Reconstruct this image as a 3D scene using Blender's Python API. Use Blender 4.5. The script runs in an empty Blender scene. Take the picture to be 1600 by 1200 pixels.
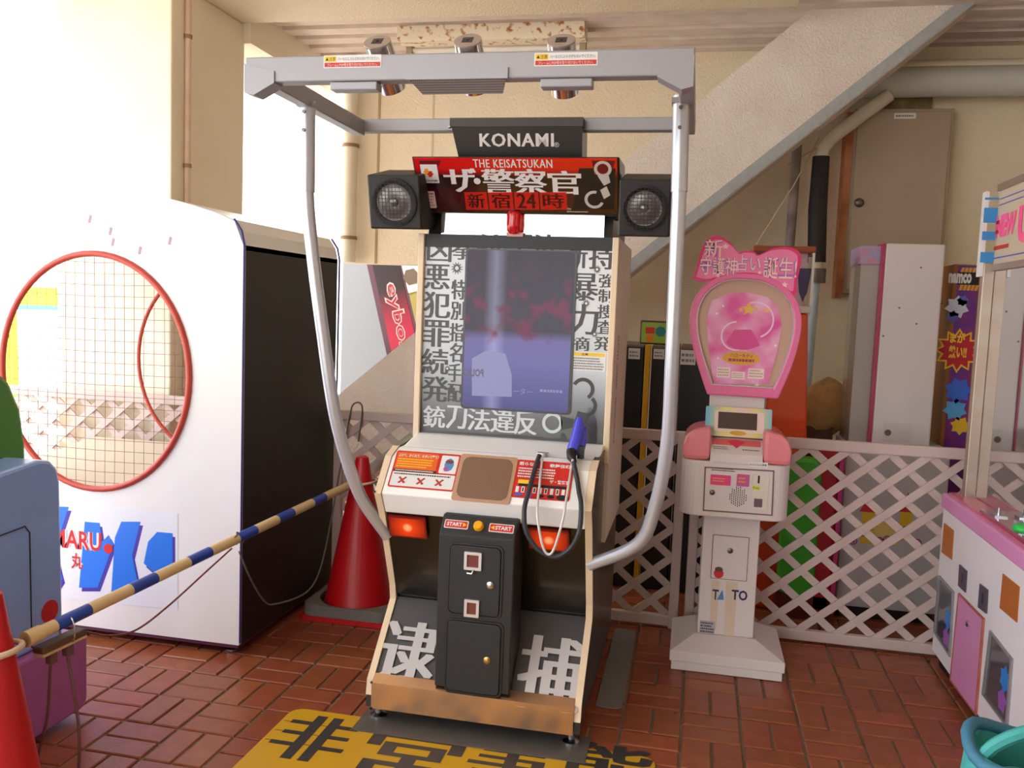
import bpy, bmesh, math, random
from mathutils import Matrix, Vector
random.seed(7)
sc = bpy.context.scene
# ------------------------------------------------------------------ camera
MOD = 0.215                                   # paving module (two bricks), metres
PITCH, ROLL, YAW, FPX = 0.0868, 0.0383, -0.2049, 1367.25
CAMH = 7.0178 * MOD
_cy, _sy = math.cos(YAW), math.sin(YAW)
FW = Vector((_sy * math.cos(PITCH), _cy * math.cos(PITCH), -math.sin(PITCH)))
_r = Vector((_cy, -_sy, 0)); _u = _r.cross(FW)
RT = _r * math.cos(ROLL) + _u * math.sin(ROLL)
UP = -_r * math.sin(ROLL) + _u * math.cos(ROLL)
CAM = Vector((0, 0, CAMH))
cd = bpy.data.cameras.new('camera'); co = bpy.data.objects.new('camera', cd)
sc.collection.objects.link(co); sc.camera = co
cd.sensor_fit = 'HORIZONTAL'; cd.sensor_width = 36.0; cd.lens = FPX / 1600 * 36.0
cd.clip_start = 0.05; cd.clip_end = 200
co.matrix_world = Matrix(((RT.x, UP.x, -FW.x, CAM.x), (RT.y, UP.y, -FW.y, CAM.y), (RT.z, UP.z, -FW.z, CAM.z), (0, 0, 0, 1)))
# ------------------------------------------------------------------ world, sun, exposure
w = bpy.data.worlds.new('world'); sc.world = w; w.use_nodes = True
wn = w.node_tree.nodes; wl = w.node_tree.links
bg = wn['Background']; bg.inputs[0].default_value = (0.88, 0.94, 1.0, 1); bg.inputs[1].default_value = 3.4
sd = bpy.data.lights.new('sun', 'SUN'); sd.energy = 5.0; sd.angle = 0.02; sd.color = (1.0, 0.95, 0.86)
so = bpy.data.objects.new('sun', sd); sc.collection.objects.link(so)
so.rotation_euler = Vector((0.16, 0.30, -0.94)).to_track_quat('-Z', 'Y').to_euler()
vs = sc.view_settings
sc.display_settings.display_device = 'sRGB'
vs.view_transform = 'Standard'; vs.look = 'None'; vs.gamma = 1; vs.use_curve_mapping = False; vs.exposure = 0.48
# ------------------------------------------------------------------ pixel (1600x1200 frame) to point on a known surface
def ray(px, py): return FW + RT * ((px - 800) / FPX) - UP * ((py - 600) / FPX)
def onz(px, py, z=0.0): d = ray(px, py); return CAM + d * ((z - CAMH) / d.z)
def ony(px, py, y): d = ray(px, py); return CAM + d * (y / d.y)
def onx(px, py, x): d = ray(px, py); return CAM + d * (x / d.x)
class Plane:
    """flat face of a thing: origin p, axes u (right) and v (up); n looks outwards"""
    def __init__(s, p, u, v):
        s.p = Vector(p); s.u = Vector(u).normalized(); v = Vector(v); v = v - s.u * v.dot(s.u)
        s.v = v.normalized(); s.n = s.u.cross(s.v)
        s.M = Matrix(((s.u.x, s.v.x, s.n.x, s.p.x), (s.u.y, s.v.y, s.n.y, s.p.y), (s.u.z, s.v.z, s.n.z, s.p.z), (0, 0, 0, 1)))
    def uv(s, px, py):
        d = ray(px, py); t = (s.p - CAM).dot(s.n) / d.dot(s.n); q = CAM + d * t - s.p
        return (q.dot(s.u), q.dot(s.v))
    def rect(s, x0, y0, x1, y1):
        """local rectangle for a pixel rectangle, from its middles"""
        xm, ym = (x0 + x1) / 2, (y0 + y1) / 2
        return (s.uv(x0, ym)[0], s.uv(xm, y1)[1], s.uv(x1, ym)[0], s.uv(xm, y0)[1])
# ------------------------------------------------------------------ materials
MATS = {}
def lin(c): return tuple(((v / 255 + 0.055) / 1.055) ** 2.4 if v > 10 else v / 255 / 12.92 for v in c) + (1,)
def mat(name, rgb, rough=0.5, metal=0.0, bump=0.0, bscale=60, var=0.0, vscale=6, var2=None, emit=0, spec=None, trans=0, coat=0, objvar=0, detail=6, vpos=(0.25, 0.75)):
    """procedural material; rgb in 0-255 sRGB, noise variation to var2"""
    if name in MATS: return MATS[name]
    m = bpy.data.materials.new(name); m.use_nodes = True; MATS[name] = m
    N = m.node_tree.nodes; L = m.node_tree.links; b = N['Principled BSDF']
    b.inputs['Base Color'].default_value = lin(rgb); b.inputs['Roughness'].default_value = rough; b.inputs['Metallic'].default_value = metal
    if spec is not None: b.inputs['Specular IOR Level'].default_value = spec
    if trans: b.inputs['Transmission Weight'].default_value = trans
    if coat: b.inputs['Coat Weight'].default_value = coat; b.inputs['Coat Roughness'].default_value = 0.08
    tc = N.new('ShaderNodeTexCoord')
    if var:
        n = N.new('ShaderNodeTexNoise'); n.inputs['Scale'].default_value = vscale; n.inputs['Detail'].default_value = detail
        L.new(tc.outputs['Object'], n.inputs['Vector'])
        r = N.new('ShaderNodeValToRGB'); r.color_ramp.elements[0].position = vpos[0]; r.color_ramp.elements[1].position = vpos[1]
        r.color_ramp.elements[0].color = lin(var2 if var2 else tuple(v * 0.8 for v in rgb)); r.color_ramp.elements[1].color = lin(rgb)
        L.new(n.outputs['Fac'], r.inputs[0])
        mx = N.new('ShaderNodeMixRGB'); mx.inputs[0].default_value = var; mx.inputs[1].default_value = lin(rgb)
        L.new(r.outputs[0], mx.inputs[2]); out = mx.outputs[0]
        if objvar:
            oi = N.new('ShaderNodeObjectInfo'); hs = N.new('ShaderNodeHueSaturation')
            mr = N.new('ShaderNodeMapRange'); mr.inputs[3].default_value = 1 - objvar; mr.inputs[4].default_value = 1 + objvar * 0.7
            L.new(oi.outputs['Random'], mr.inputs[0]); L.new(mr.outputs[0], hs.inputs['Value'])
            mr2 = N.new('ShaderNodeMapRange'); mr2.inputs[3].default_value = 0.494; mr2.inputs[4].default_value = 0.506
            mu = N.new('ShaderNodeMath'); mu.operation = 'FRACT'; mm = N.new('ShaderNodeMath'); mm.operation = 'MULTIPLY'; mm.inputs[1].default_value = 7.31
            L.new(oi.outputs['Random'], mm.inputs[0]); L.new(mm.outputs[0], mu.inputs[0]); L.new(mu.outputs[0], mr2.inputs[0]); L.new(mr2.outputs[0], hs.inputs['Hue'])
            L.new(out, hs.inputs['Color']); out = hs.outputs[0]
        L.new(out, b.inputs['Base Color'])
    if bump:
        n2 = N.new('ShaderNodeTexNoise'); n2.inputs['Scale'].default_value = bscale; n2.inputs['Detail'].default_value = 3
        L.new(tc.outputs['Object'], n2.inputs['Vector'])
        bp = N.new('ShaderNodeBump'); bp.inputs['Strength'].default_value = bump; bp.inputs['Distance'].default_value = 0.01
        L.new(n2.outputs['Fac'], bp.inputs['Height']); L.new(bp.outputs[0], b.inputs['Normal'])
    if emit:
        b.inputs['Emission Color'].default_value = lin(rgb); b.inputs['Emission Strength'].default_value = emit
    return m
def ramp_mat(name, stops, axis='Y', rough=0.4, emit=0, size=1.0, off=0.0, coat=0):
    """printed colour gradient along an object axis (artwork, screens)"""
    if name in MATS: return MATS[name]
    m = bpy.data.materials.new(name); m.use_nodes = True; MATS[name] = m
    N = m.node_tree.nodes; L = m.node_tree.links; b = N['Principled BSDF']; b.inputs['Roughness'].default_value = rough
    if coat: b.inputs['Coat Weight'].default_value = coat; b.inputs['Coat Roughness'].default_value = 0.03
    tc = N.new('ShaderNodeTexCoord'); sp = N.new('ShaderNodeSeparateXYZ'); L.new(tc.outputs['Object'], sp.inputs[0])
    ma = N.new('ShaderNodeMath'); ma.operation = 'MULTIPLY_ADD'; ma.inputs[1].default_value = 1 / size; ma.inputs[2].default_value = off
    L.new(sp.outputs[axis], ma.inputs[0])
    r = N.new('ShaderNodeValToRGB'); els = r.color_ramp.elements
    while len(els) < len(stops): els.new(0.5)
    for e, (p, c) in zip(els, stops): e.position = p; e.color = lin(c)
    L.new(ma.outputs[0], r.inputs[0]); L.new(r.outputs[0], b.inputs['Base Color'])
    if emit: L.new(r.outputs[0], b.inputs['Emission Color']); b.inputs['Emission Strength'].default_value = emit
    return m
# ------------------------------------------------------------------ mesh builder
class MB:
    def __init__(s): s.v = []; s.f = []
    def add(s, vs, fs):
        o = len(s.v); s.v += [tuple(p) for p in vs]; s.f += [tuple(i + o for i in f) for f in fs]; return s
    def box(s, x0, x1, y0, y1, z0, z1):
        return s.add([(x0, y0, z0), (x1, y0, z0), (x1, y1, z0), (x0, y1, z0), (x0, y0, z1), (x1, y0, z1), (x1, y1, z1), (x0, y1, z1)],
                     [(3, 2, 1, 0), (4, 5, 6, 7), (0, 1, 5, 4), (1, 2, 6, 5), (2, 3, 7, 6), (3, 0, 4, 7)])
    def prism(s, pts, vec):
        """polygon (3d points) swept along vec"""
        n = len(pts); vec = Vector(vec); a = [Vector(p) for p in pts]; b = [p + vec for p in a]
        nrm = Vector((0, 0, 0))
        for i in range(n): nrm += a[i].cross(a[(i + 1) % n])
        fs = [tuple(range(n)), tuple(range(2 * n - 1, n - 1, -1))] + [(i, i + n, (i + 1) % n + n, (i + 1) % n) for i in range(n)]
        if nrm.dot(vec) > 0: fs = [tuple(reversed(f)) for f in fs]
        return s.add(a + b, fs)
    def flat(s, pts2, z0=0.0, z1=0.002):
        """polygon in local xy, from z0 to z1"""
        return s.prism([(p[0], p[1], z0) for p in pts2], (0, 0, z1 - z0))
    def tube(s, path, r, n=10, closed=False):
        P = [Vector(p) for p in path]; m = len(P); rs = r if isinstance(r, (list, tuple)) else [r] * m
        vs = []; up = None
        for i, p in enumerate(P):
            if closed: t = P[(i + 1) % m] - P[i - 1]
            else: t = P[min(i + 1, m - 1)] - P[max(i - 1, 0)]
            t.normalize()
            if up is None:
                up = Vector((0, 0, 1)) if abs(t.z) < 0.9 else Vector((0, 1, 0))
            up = up - t * up.dot(t)
            if up.length < 1e-4: up = t.orthogonal()
            up.normalize(); q = t.cross(up)
            for k in range(n):
                a = 2 * math.pi * k / n; vs.append(p + up * (math.cos(a) * rs[i]) + q * (math.sin(a) * rs[i]))
        fs = []
        for i in range(m if closed else m - 1):
            j = (i + 1) % m
            for k in range(n): fs.append((i * n + k, i * n + (k + 1) % n, j * n + (k + 1) % n, j * n + k))
        if not closed: fs += [tuple(range(n - 1, -1, -1)), tuple(range((m - 1) * n, m * n))]
        return s.add(vs, fs)
    def cyl(s, p0, p1, r, r2=None, n=20): return s.tube([p0, p1], [r, r if r2 is None else r2], n)
    def lathe(s, prof, M, n=28, cap=True):
        """profile [(radius, height)] about local z of matrix M"""
        vs = []; k = len(prof)
        for (r, z) in prof:
            for i in range(n):
                a = 2 * math.pi * i / n; vs.append(M @ Vector((r * math.cos(a), r * math.sin(a), z)))
        fs = [(i * n + j, i * n + (j + 1) % n, (i + 1) * n + (j + 1) % n, (i + 1) * n + j) for i in range(k - 1) for j in range(n)]
        if cap: fs += [tuple(range(n - 1, -1, -1)), tuple(range((k - 1) * n, k * n))]
        return s.add(vs, fs)
    def ball(s, c, rx, ry=None, rz=None, n=16, m=10):
        ry = rx if ry is None else ry; rz = rx if rz is None else rz; c = Vector(c); vs = []; fs = []
        for i in range(m + 1):
            t = math.pi * i / m
            for j in range(n):
                a = 2 * math.pi * j / n; vs.append(c + Vector((rx * math.sin(t) * math.cos(a), ry * math.sin(t) * math.sin(a), -rz * math.cos(t))))
        for i in range(m):
            for j in range(n): fs.append((i * n + j, i * n + (j + 1) % n, (i + 1) * n + (j + 1) % n, (i + 1) * n + j))
        return s.add(vs, fs)
    def ring2(s, outer, inner, z0, z1):
        """flat ring between two loops with equal counts, local xy"""
        n = len(outer); vs = []
        for z in (z1, z0):
            vs += [(p[0], p[1], z) for p in outer] + [(p[0], p[1], z) for p in inner]
        fs = []
        for i in range(n):
            j = (i + 1) % n
            fs += [(i, j, n + j, n + i), (2 * n + j, 2 * n + i, 3 * n + i, 3 * n + j), (i, 2 * n + i, 2 * n + j, j), (n + j, 3 * n + j, 3 * n + i, n + i)]
        return s.add(vs, fs)
def circle(cx, cy, r, n=32, ry=None, a0=0.0, a1=2 * math.pi):
    full = abs(a1 - a0 - 2 * math.pi) < 1e-6
    return [(cx + r * math.cos(a0 + (a1 - a0) * i / (n if full else n - 1)), cy + (ry or r) * math.sin(a0 + (a1 - a0) * i / (n if full else n - 1))) for i in range(n)]
def rrect(x0, y0, x1, y1, r, n=5):
    p = []
    for cx, cy, a in ((x1 - r, y1 - r, 0), (x0 + r, y1 - r, 90), (x0 + r, y0 + r, 180), (x1 - r, y0 + r, 270)):
        for i in range(n): t = math.radians(a + 90 * i / (n - 1)); p.append((cx + r * math.cos(t), cy + r * math.sin(t)))
    return p
def bez(pts, n=12):
    """smooth curve through points"""
    P = [Vector(p) for p in pts]; out = []
    for i in range(len(P) - 1):
        p0 = P[max(i - 1, 0)]; p1 = P[i]; p2 = P[i + 1]; p3 = P[min(i + 2, len(P) - 1)]
        for k in range(n):
            t = k / n
            out.append(0.5 * ((2 * p1) + (p2 - p0) * t + (2 * p0 - 5 * p1 + 4 * p2 - p3) * t * t + (3 * p1 - p0 - 3 * p2 + p3) * t ** 3))
    return out + [P[-1]]
WM = {}
def place(o, parent, M):
    sc.collection.objects.link(o); WM[o.name] = M.copy()
    if parent is not None:
        o.parent = parent; o.matrix_parent_inverse = WM[parent.name].inverted()
    o.matrix_basis = M
    return o
def obj(name, mb, material, parent=None, M=None, bevel=0.0, smooth=False, fix=False, kind=None):
    me = bpy.data.meshes.new(name); me.from_pydata([tuple(v) for v in mb.v], [], mb.f); me.update()
    if fix:
        b = bmesh.new(); b.from_mesh(me); bmesh.ops.remove_doubles(b, verts=b.verts, dist=1e-5); bmesh.ops.recalc_face_normals(b, faces=b.faces); b.to_mesh(me); b.free()
    if smooth:
        me.polygons.foreach_set('use_smooth', [True] * len(me.polygons))
        if smooth != 'all': me.set_sharp_from_angle(angle=0.7)
    me.materials.append(material)
    o = bpy.data.objects.new(name, me); place(o, parent, M or Matrix())
    if bevel:
        md = o.modifiers.new('bevel', 'BEVEL'); md.width = bevel; md.segments = 2; md.limit_method = 'ANGLE'; md.angle_limit = 0.6
    if kind: o['kind'] = kind
    return o
def thing(name, label, cat, loc=(0, 0, 0), group=None):
    o = bpy.data.objects.new(name, None); o.empty_display_size = 0.1; place(o, None, Matrix.Translation(Vector(loc)))
    return tag(o, label, cat, group)
def tag(o, label, cat, group=None):
    o['label'] = label; o['category'] = cat
    if group: o['group'] = group
    return o
def struct(name, mb, m, parent=None, label=None, **k):
    o = obj(name, mb, m, parent, **k)
    if parent is None: o['kind'] = 'structure'
    if label: o['label'] = label
    return o
# ------------------------------------------------------------------ lettering (built-in font, as thin solid glyph sheets)
_tc = {}
def glyphs(s, bold=0.0, spacing=1.0, vertical=False, shear=0.0):
    key = (s, bold, spacing, vertical, shear)
    if key in _tc: return _tc[key]
    cu = bpy.data.curves.new('lettering', 'FONT'); cu.body = '\n'.join(s) if vertical else s
    cu.size = 1; cu.resolution_u = 2; cu.offset = bold; cu.space_character = spacing; cu.fill_mode = 'FRONT'; cu.shear = shear
    if vertical: cu.space_line = 0.95; cu.align_x = 'CENTER'
    o = bpy.data.objects.new('t', cu); sc.collection.objects.link(o)
    dg = bpy.context.evaluated_depsgraph_get(); me = bpy.data.meshes.new_from_object(o.evaluated_get(dg))
    vs = [v.co.copy() for v in me.vertices]; fs = [tuple(p.vertices) for p in me.polygons]
    bpy.data.objects.remove(o); bpy.data.curves.remove(cu); bpy.data.meshes.remove(me)
    x0 = min(v.x for v in vs); x1 = max(v.x for v in vs); y0 = min(v.y for v in vs); y1 = max(v.y for v in vs)
    _tc[key] = ([((v.x - x0) / (x1 - x0), (v.y - y0) / (y1 - y0)) for v in vs], fs, (x1 - x0) / (y1 - y0)); return _tc[key]
def letter(s, box, z, m, parent, P, bold=0.0, smear=0.0, name='lettering', spacing=1.0, vertical=False, keep=False, shear=0.0, rot=0, label=None):
    """glyph sheet filling box (x0,y0,x1,y1) on plane P at height z; smear widens the upright strokes (mincho look)"""
    vs, fs, asp = glyphs(s, bold, spacing, vertical, shear); x0, y0, x1, y1 = box
    if rot: asp = 1 / asp
    if keep:
        wdt = (y1 - y0) * asp
        if wdt > x1 - x0:
            hh = (x1 - x0) / asp; c = (y0 + y1) / 2; y0, y1 = c - hh / 2, c + hh / 2
        else: c = (x0 + x1) / 2; x0, x1 = c - wdt / 2, c + wdt / 2
    mb = MB(); sh = [0.0] if not smear else [-smear, -smear / 3, smear / 3, smear]
    for k, d in enumerate(sh):
        if rot == 90: q = [(x0 + (1 - b) * (x1 - x0), y0 + a * (y1 - y0), z + k * 0.00004) for a, b in vs]
        elif rot == -90: q = [(x0 + b * (x1 - x0), y1 - a * (y1 - y0), z + k * 0.00004) for a, b in vs]
        else: q = [(x0 + a * (x1 - x0) + d * (y1 - y0), y0 + b * (y1 - y0), z + k * 0.00004) for a, b in vs]
        mb.add(q, fs)
    o = obj(name, mb, m, parent, P.M if isinstance(P, Plane) else P)
    if label: o['label'] = label
    return o
def dashes(box, z, rows, m, parent, P, name='fine_print', fill=0.5, seed=1):
    """rows of tiny illegible print as thin bars"""
    rnd = random.Random(seed); x0, y0, x1, y1 = box; mb = MB(); h = (y1 - y0) / rows
    for i in range(rows):
        x = x0; yb = y0 + (i + 0.5 - fill / 2) * h; end = x1 - rnd.random() * 0.2 * (x1 - x0)
        while x < end:
            wd = min(h * fill * rnd.uniform(0.5, 1.3), end - x); mb.add([(x, yb, z), (x + wd, yb, z), (x + wd, yb + h * fill, z), (x, yb + h * fill, z)], [(0, 1, 2, 3)]); x += wd + h * 0.16
    return obj(name, mb, m, parent, P.M)
def plate(name, pts, z0, z1, m, parent, P, **k): return obj(name, MB().flat(pts, z0, z1), m, parent, P.M, **k)
def screws(pts, r, m, parent, P, z=0.0, h=0.003, name='screw'):
    for (x, y) in pts:
        mb = MB(); mb.lathe([(r, z), (r, z + h * 0.6), (r * 0.6, z + h)], Matrix(), 10); obj(name, mb, m, parent, P.M, smooth=True)
# ================================================================== SETTING
cream = mat('cream_render', (238, 222, 194), 0.85, bump=0.6, bscale=70, var=0.5, vscale=2.5, var2=(224, 204, 172))
cream_s = mat('cream_smooth', (238, 226, 204), 0.8, bump=0.15, bscale=120, var=0.4, vscale=3, var2=(226, 210, 182))
stairm = mat('stair_render', (238, 226, 214), 0.9, bump=0.8, bscale=85, var=0.6, vscale=5, var2=(214, 196, 182))
greyedge = mat('stair_edge_grey', (178, 180, 180), 0.85, bump=0.4, bscale=160, var=0.5, vscale=30)
ribm = mat('ceiling_deck', (232, 216, 204), 0.8, var=0.6, vscale=9, var2=(204, 182, 168), bump=0.1)
brickm = mat('paver_brick', (160, 86, 54), 0.34, bump=0.12, bscale=90, var=0.6, vscale=14, var2=(116, 56, 34), objvar=0.14)
mortar = mat('mortar', (128, 112, 98), 0.95, bump=0.5, bscale=120, var=0.6, vscale=30)
concrete = mat('outdoor_concrete', (214, 206, 196), 0.9, var=0.4, vscale=2)
pvc = mat('pipe_cream', (226, 214, 192), 0.5, var=0.3, vscale=8)
steel = mat('bright_steel', (200, 200, 204), 0.25, 1.0)
dark_screw = mat('screw_steel', (110, 104, 100), 0.35, 0.9)
black = mat('black_paint', (20, 19, 20), 0.45)
white = mat('white_gloss', (248, 247, 246), 0.3)
red = mat('red_print', (200, 36, 26), 0.45)
yellow = mat('yellow_print', (238, 196, 40), 0.45)
inkw = mat('white_print', (226, 226, 226), 0.5)
inkk = mat('black_print', (24, 22, 24), 0.5)
# ---- floor: mortar bed, every paver its own brick (basket weave), the far and hidden ones joined
GX, GY = -8.8817 * MOD, 11.3433 * MOD
floor = struct('floor', MB().add([(-4.3, -3.4, -0.007), (4.5, -3.4, -0.007), (4.5, 9, -0.007), (-4.3, 9, -0.007)], [(0, 1, 2, 3)]), mortar, label='terracotta brick paving in a basket-weave pattern')
def brick_mesh(w, l, h=0.02, b=0.004):
    mb = MB(); a, c = w / 2, l / 2
    mb.add([(-a, -c, -h), (a, -c, -h), (a, c, -h), (-a, c, -h), (-a, -c, -b), (a, -c, -b), (a, c, -b), (-a, c, -b), (-a + b, -c + b, 0), (a - b, -c + b, 0), (a - b, c - b, 0), (-a + b, c - b, 0)],
           [(4, 5, 9, 8), (5, 6, 10, 9), (6, 7, 11, 10), (7, 4, 8, 11), (8, 9, 10, 11), (0, 1, 5, 4), (1, 2, 6, 5), (2, 3, 7, 6), (3, 0, 4, 7)])
    return mb
bm_brick = brick_mesh(MOD / 2 - 0.009, MOD - 0.010)
cand = []
for i in range(-7, 25):
    for j in range(-14, 16):
        for k in (0, 1):
            cx, cy = GX + (i + 0.5) * MOD, GY + (j + 0.5) * MOD; h = (i + j) % 2 == 0
            if h: cy += (k - 0.5) * MOD / 2
            else: cx += (k - 0.5) * MOD / 2
            d = Vector((cx, cy, 0)) - CAM; zz = d.dot(FW)
            px = 800 + FPX * d.dot(RT) / zz if zz > 0.2 else -9999; py = 600 - FPX * d.dot(UP) / zz if zz > 0.2 else 9999
            inview = -60 < px < 1640 and 800 < py < 1235 and cy < 4.6 and not (-1.02 < cx < -0.4 and 3.1 < cy < 3.95) and not (cx < -1.9 and cy > 3.4) and not (cx > 1.2 and cy > 2.6)
            cand.append((not inview, d.length, cx, cy, h))
cand.sort()
proto = None; rest = MB()
for n_, (hid, dist, cx, cy, h) in enumerate(cand):
    R_ = Matrix.Rotation(math.pi / 2 if h else 0, 4, 'Z') @ Matrix.Identity(4)
    Mx = Matrix.Translation((cx, cy, random.uniform(-0.0015, 0.0012))) @ R_ @ Matrix.Rotation(random.uniform(-0.006, 0.006), 4, 'Z')
    if n_ < 300 and not hid:
        if proto is None: proto = obj('brick', bm_brick, brickm, floor, Mx)
        else:
            o = bpy.data.objects.new('brick', proto.data); place(o, floor, Mx)
    else: rest.add([Mx @ Vector(v) for v in bm_brick.v], bm_brick.f)
obj('brick', rest, brickm, floor, kind='stuff')
struct('outdoor_ground', MB().add([(-60, -60, -0.03), (60, -60, -0.03), (60, 60, -0.03), (-60, 60, -0.03)], [(0, 1, 2, 3)]), concrete, label='pale sunlit concrete ground outside')
# ---- walls
YW = 6.25
struct('wall_back', MB().box(-0.75, 4.3, YW, YW + 0.2, 0, 3.3), cream, label='cream textured wall behind the staircase')
lin_ = struct('lintel_wall', MB().box(-2.64, -0.75, YW, YW + 0.2, 1.80, 3.3), cream, label='cream textured wall hanging above the opening')
xs = ony(591, 250, YW).x
struct('wall_joint', MB().box(xs - 0.008, xs + 0.008, YW - 0.006, YW, 1.80, 3.3), mat('joint_dark', (176, 152, 118), 0.9), lin_)  # darker cream strip for the seam between wall panels
xs = ony(675, 230, YW).x
struct('wall_joint', MB().box(xs - 0.006, xs + 0.006, YW - 0.004, YW, 1.80, 3.3), mat('joint_pale', (214, 196, 160), 0.9), lin_)
struct('light_block_wall', MB().box(-0.9, 3.6, -3.4, -3.2, 0, 3.36), cream_s, label='unseen cream wall added behind the camera to cut the front light')  # added out of view to reduce daylight from the front right
struct('wall_right', MB().box(3.6, 3.8, -3.2, YW, 0, 3.36), cream_s, label='cream wall on the right side')
# ---- column with thin pipe, beams
struct('column', MB().box(ony(89, 500, 4.36).x, -2.85, 4.36, 5.14, 0, 3.2), cream_s, label='thick cream column at the open side', bevel=0.01)
struct('beam_front', MB().box(-3.92, ony(1252, 10, 4.9).x, 4.62, 5.12, 3.2, 3.42), cream, label='cream ceiling beam across the top')
struct('beam_side', MB().box(-3.1, -2.8, 5.12, YW + 0.2, 3.08, 3.42), cream_s, label='cream beam along the open side')
struct('beam_edge', MB().box(-3.92, -3.5, -3.2, 4.62, 3.2, 3.42), cream_s, label='cream edge beam overhead')
# ---- ceiling: flat slab in front, ribbed deck behind the beam
ceil = struct('ceiling', MB().box(-3.92, 3.7, -3.2, YW + 0.2, 3.36, 3.5), cream_s, label='cream ceiling with ribbed deck boards')
y = 5.12; k = 0
while y < YW - 0.02:
    struct('deck_rib', MB().prism([(-2.8, y, 3.36), (-2.8, y + 0.03, 3.29), (-2.8, y + 0.15, 3.29), (-2.8, y + 0.18, 3.36)], (6.4, 0, 0)), ribm, ceil)
    y += 0.20
# rusty strip light
fl = thing('strip_light', 'rusty white fluorescent strip light under the ribbed ceiling', 'ceiling light', (-1.4, 5.6, 3.29))
rust = mat('rusty_white_enamel', (236, 222, 196), 0.6, var=1.0, vscale=26, var2=(176, 96, 30), detail=9, vpos=(0.34, 0.47))
obj('housing', MB().prism([(-2.0, 5.53, 3.29), (-2.0, 5.56, 3.20), (-2.0, 5.67, 3.20), (-2.0, 5.70, 3.29)], (1.22, 0, 0)), rust, fl)
obj('tube', MB().cyl((-1.96, 5.73, 3.19), (-0.82, 5.73, 3.19), 0.018), mat('lamp_tube', (235, 228, 215), 0.3), fl, smooth=True)
for x in (-1.97, -0.81): obj('lamp_holder', MB().box(x - 0.02, x + 0.02, 5.70, 5.76, 3.16, 3.29), mat('holder', (170, 150, 120), 0.6), fl)
# ---- staircase side
YS = 5.45
a = ony(525, 620, YS); b_ = ony(1278, 6, YS); c = ony(1100, 337, YS); d_ = ony(1531, 0, YS)
sl = (b_.z - a.z) / (b_.x - a.x); 
def up_z(x): return a.z + sl * (x - a.x)
def lo_z(x): return c.z + (d_.z - c.z) / (d_.x - c.x) * (x - c.x)
x0, x1 = a.x - 0.6, 2.6
stair = struct('staircase', MB().prism([(x0, YS, up_z(x0)), (x0, YS, max(lo_z(x0), 0)), (c.x - (c.z / sl) + 0.02, YS, 0.0), (x1, YS, lo_z(x1)), (x1, YS, up_z(x1))], (0, 0.26, 0)), stairm, label='sloping rendered staircase side rising to the right')
th = 0.085
struct('stair_edge', MB().prism([(c.x - c.z / sl, YS - 0.012, 0.0), (x1, YS - 0.012, lo_z(x1)), (x1, YS - 0.012, lo_z(x1) + th), (c.x - c.z / sl, YS - 0.012, th)], (0, 0.011, 0)), greyedge, stair)
for k in range(14):                                       # treads between the two sides
    x = -1.75 + k * 0.27; z = up_z(x) - 0.30
    if z > 0.1: struct('stair_tread', MB().box(x, x + 0.29, YS + 0.26, YW, z, z + 0.05), stairm, stair)
struct('stair_landing_beam', MB().prism([(1.45, 5.2, 3.36), (1.62, 5.2, 3.36), (3.0, 4.55, 2.86), (2.7, 4.55, 2.86)], (0, 0.3, 0)), cream_s, label='cream sloping beam in the upper right corner')
# ---- pipes
def pipe(name, label, path, r, m, cat='pipe', clips=()):
    t = thing(name, label, cat, path[0]); obj('pipe_run', MB().tube(path, r, 14), m, t, smooth=True)
    for (p0, p1, rr) in clips: obj('pipe_clip', MB().cyl(p0, p1, rr, n=16), mat('clip', (150, 118, 90), 0.6, 0.3), t, smooth=True)
    return t
p0 = ony(549, 211, YW - 0.07)
pipe('drain_pipe', 'cream vertical drain pipe at the left end of the lintel wall', [(p0.x, YW - 0.08, 3.29), (p0.x, YW - 0.08, 1.80)], 0.055, pvc,
     clips=[((p0.x, YW - 0.08, z - 0.012), (p0.x, YW - 0.08, z + 0.012), 0.062) for z in (2.65, 1.98)])
pipe('conduit', 'thin rust-stained conduit running down the column', [(-2.833, 4.49, 3.2), (-2.833, 4.49, 0.0)], 0.017, mat('conduit_pinkish', (222, 196, 172), 0.6, var=0.5, vscale=6, var2=(170, 110, 80)),
     clips=[((-2.833, 4.49, z), (-2.833, 4.49, z + 0.02), 0.023) for z in (2.92, 2.22)])
YP = 5.95
q0 = ony(1245, 240, YP); q1 = ony(1232, 375, YP)
pipe('vertical_conduit', 'thin worn grey conduit on the wall under the stairs', [(q0.x, YP, q0.z + 0.1), (q1.x, YP, 0.9)], 0.03, mat('worn_grey', (172, 150, 142), 0.6, var=0.9, vscale=8, var2=(92, 86, 90)))
q0 = ony(1283, 245, YP); q1 = ony(1276, 410, YP)
wp = pipe('wrapped_pipe', 'pipe wrapped in black tape bending along the stairs', [ony(1390, 148, YP), ony(1300, 215, YP), ony(1286, 232, YP), (q0.x, YP, q0.z), (q1.x, YP, q1.z - 0.1)], 0.042, pvc)
obj('tape_wrap', MB().tube([(q0.x, YP, q0.z), ((q0.x + q1.x) / 2 - 0.008, YP, (q0.z + q1.z) / 2), (q1.x, YP, q1.z)], [0.052, 0.058, 0.056], 14), mat('black_tape', (38, 32, 32), 0.7, bump=0.4, bscale=40), wp, smooth=True)
obj('lower_pipe', MB().cyl((q1.x, YP, q1.z - 0.12), (q1.x - 0.02, YP, 0.5), 0.03), mat('pale_blue_pipe', (190, 206, 214), 0.4), wp, smooth=True)
obj('pipe_collar', MB().cyl((q1.x, YP, q1.z - 0.13), (q1.x, YP, q1.z - 0.04), 0.062), dark_screw, wp, smooth=True)
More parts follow.
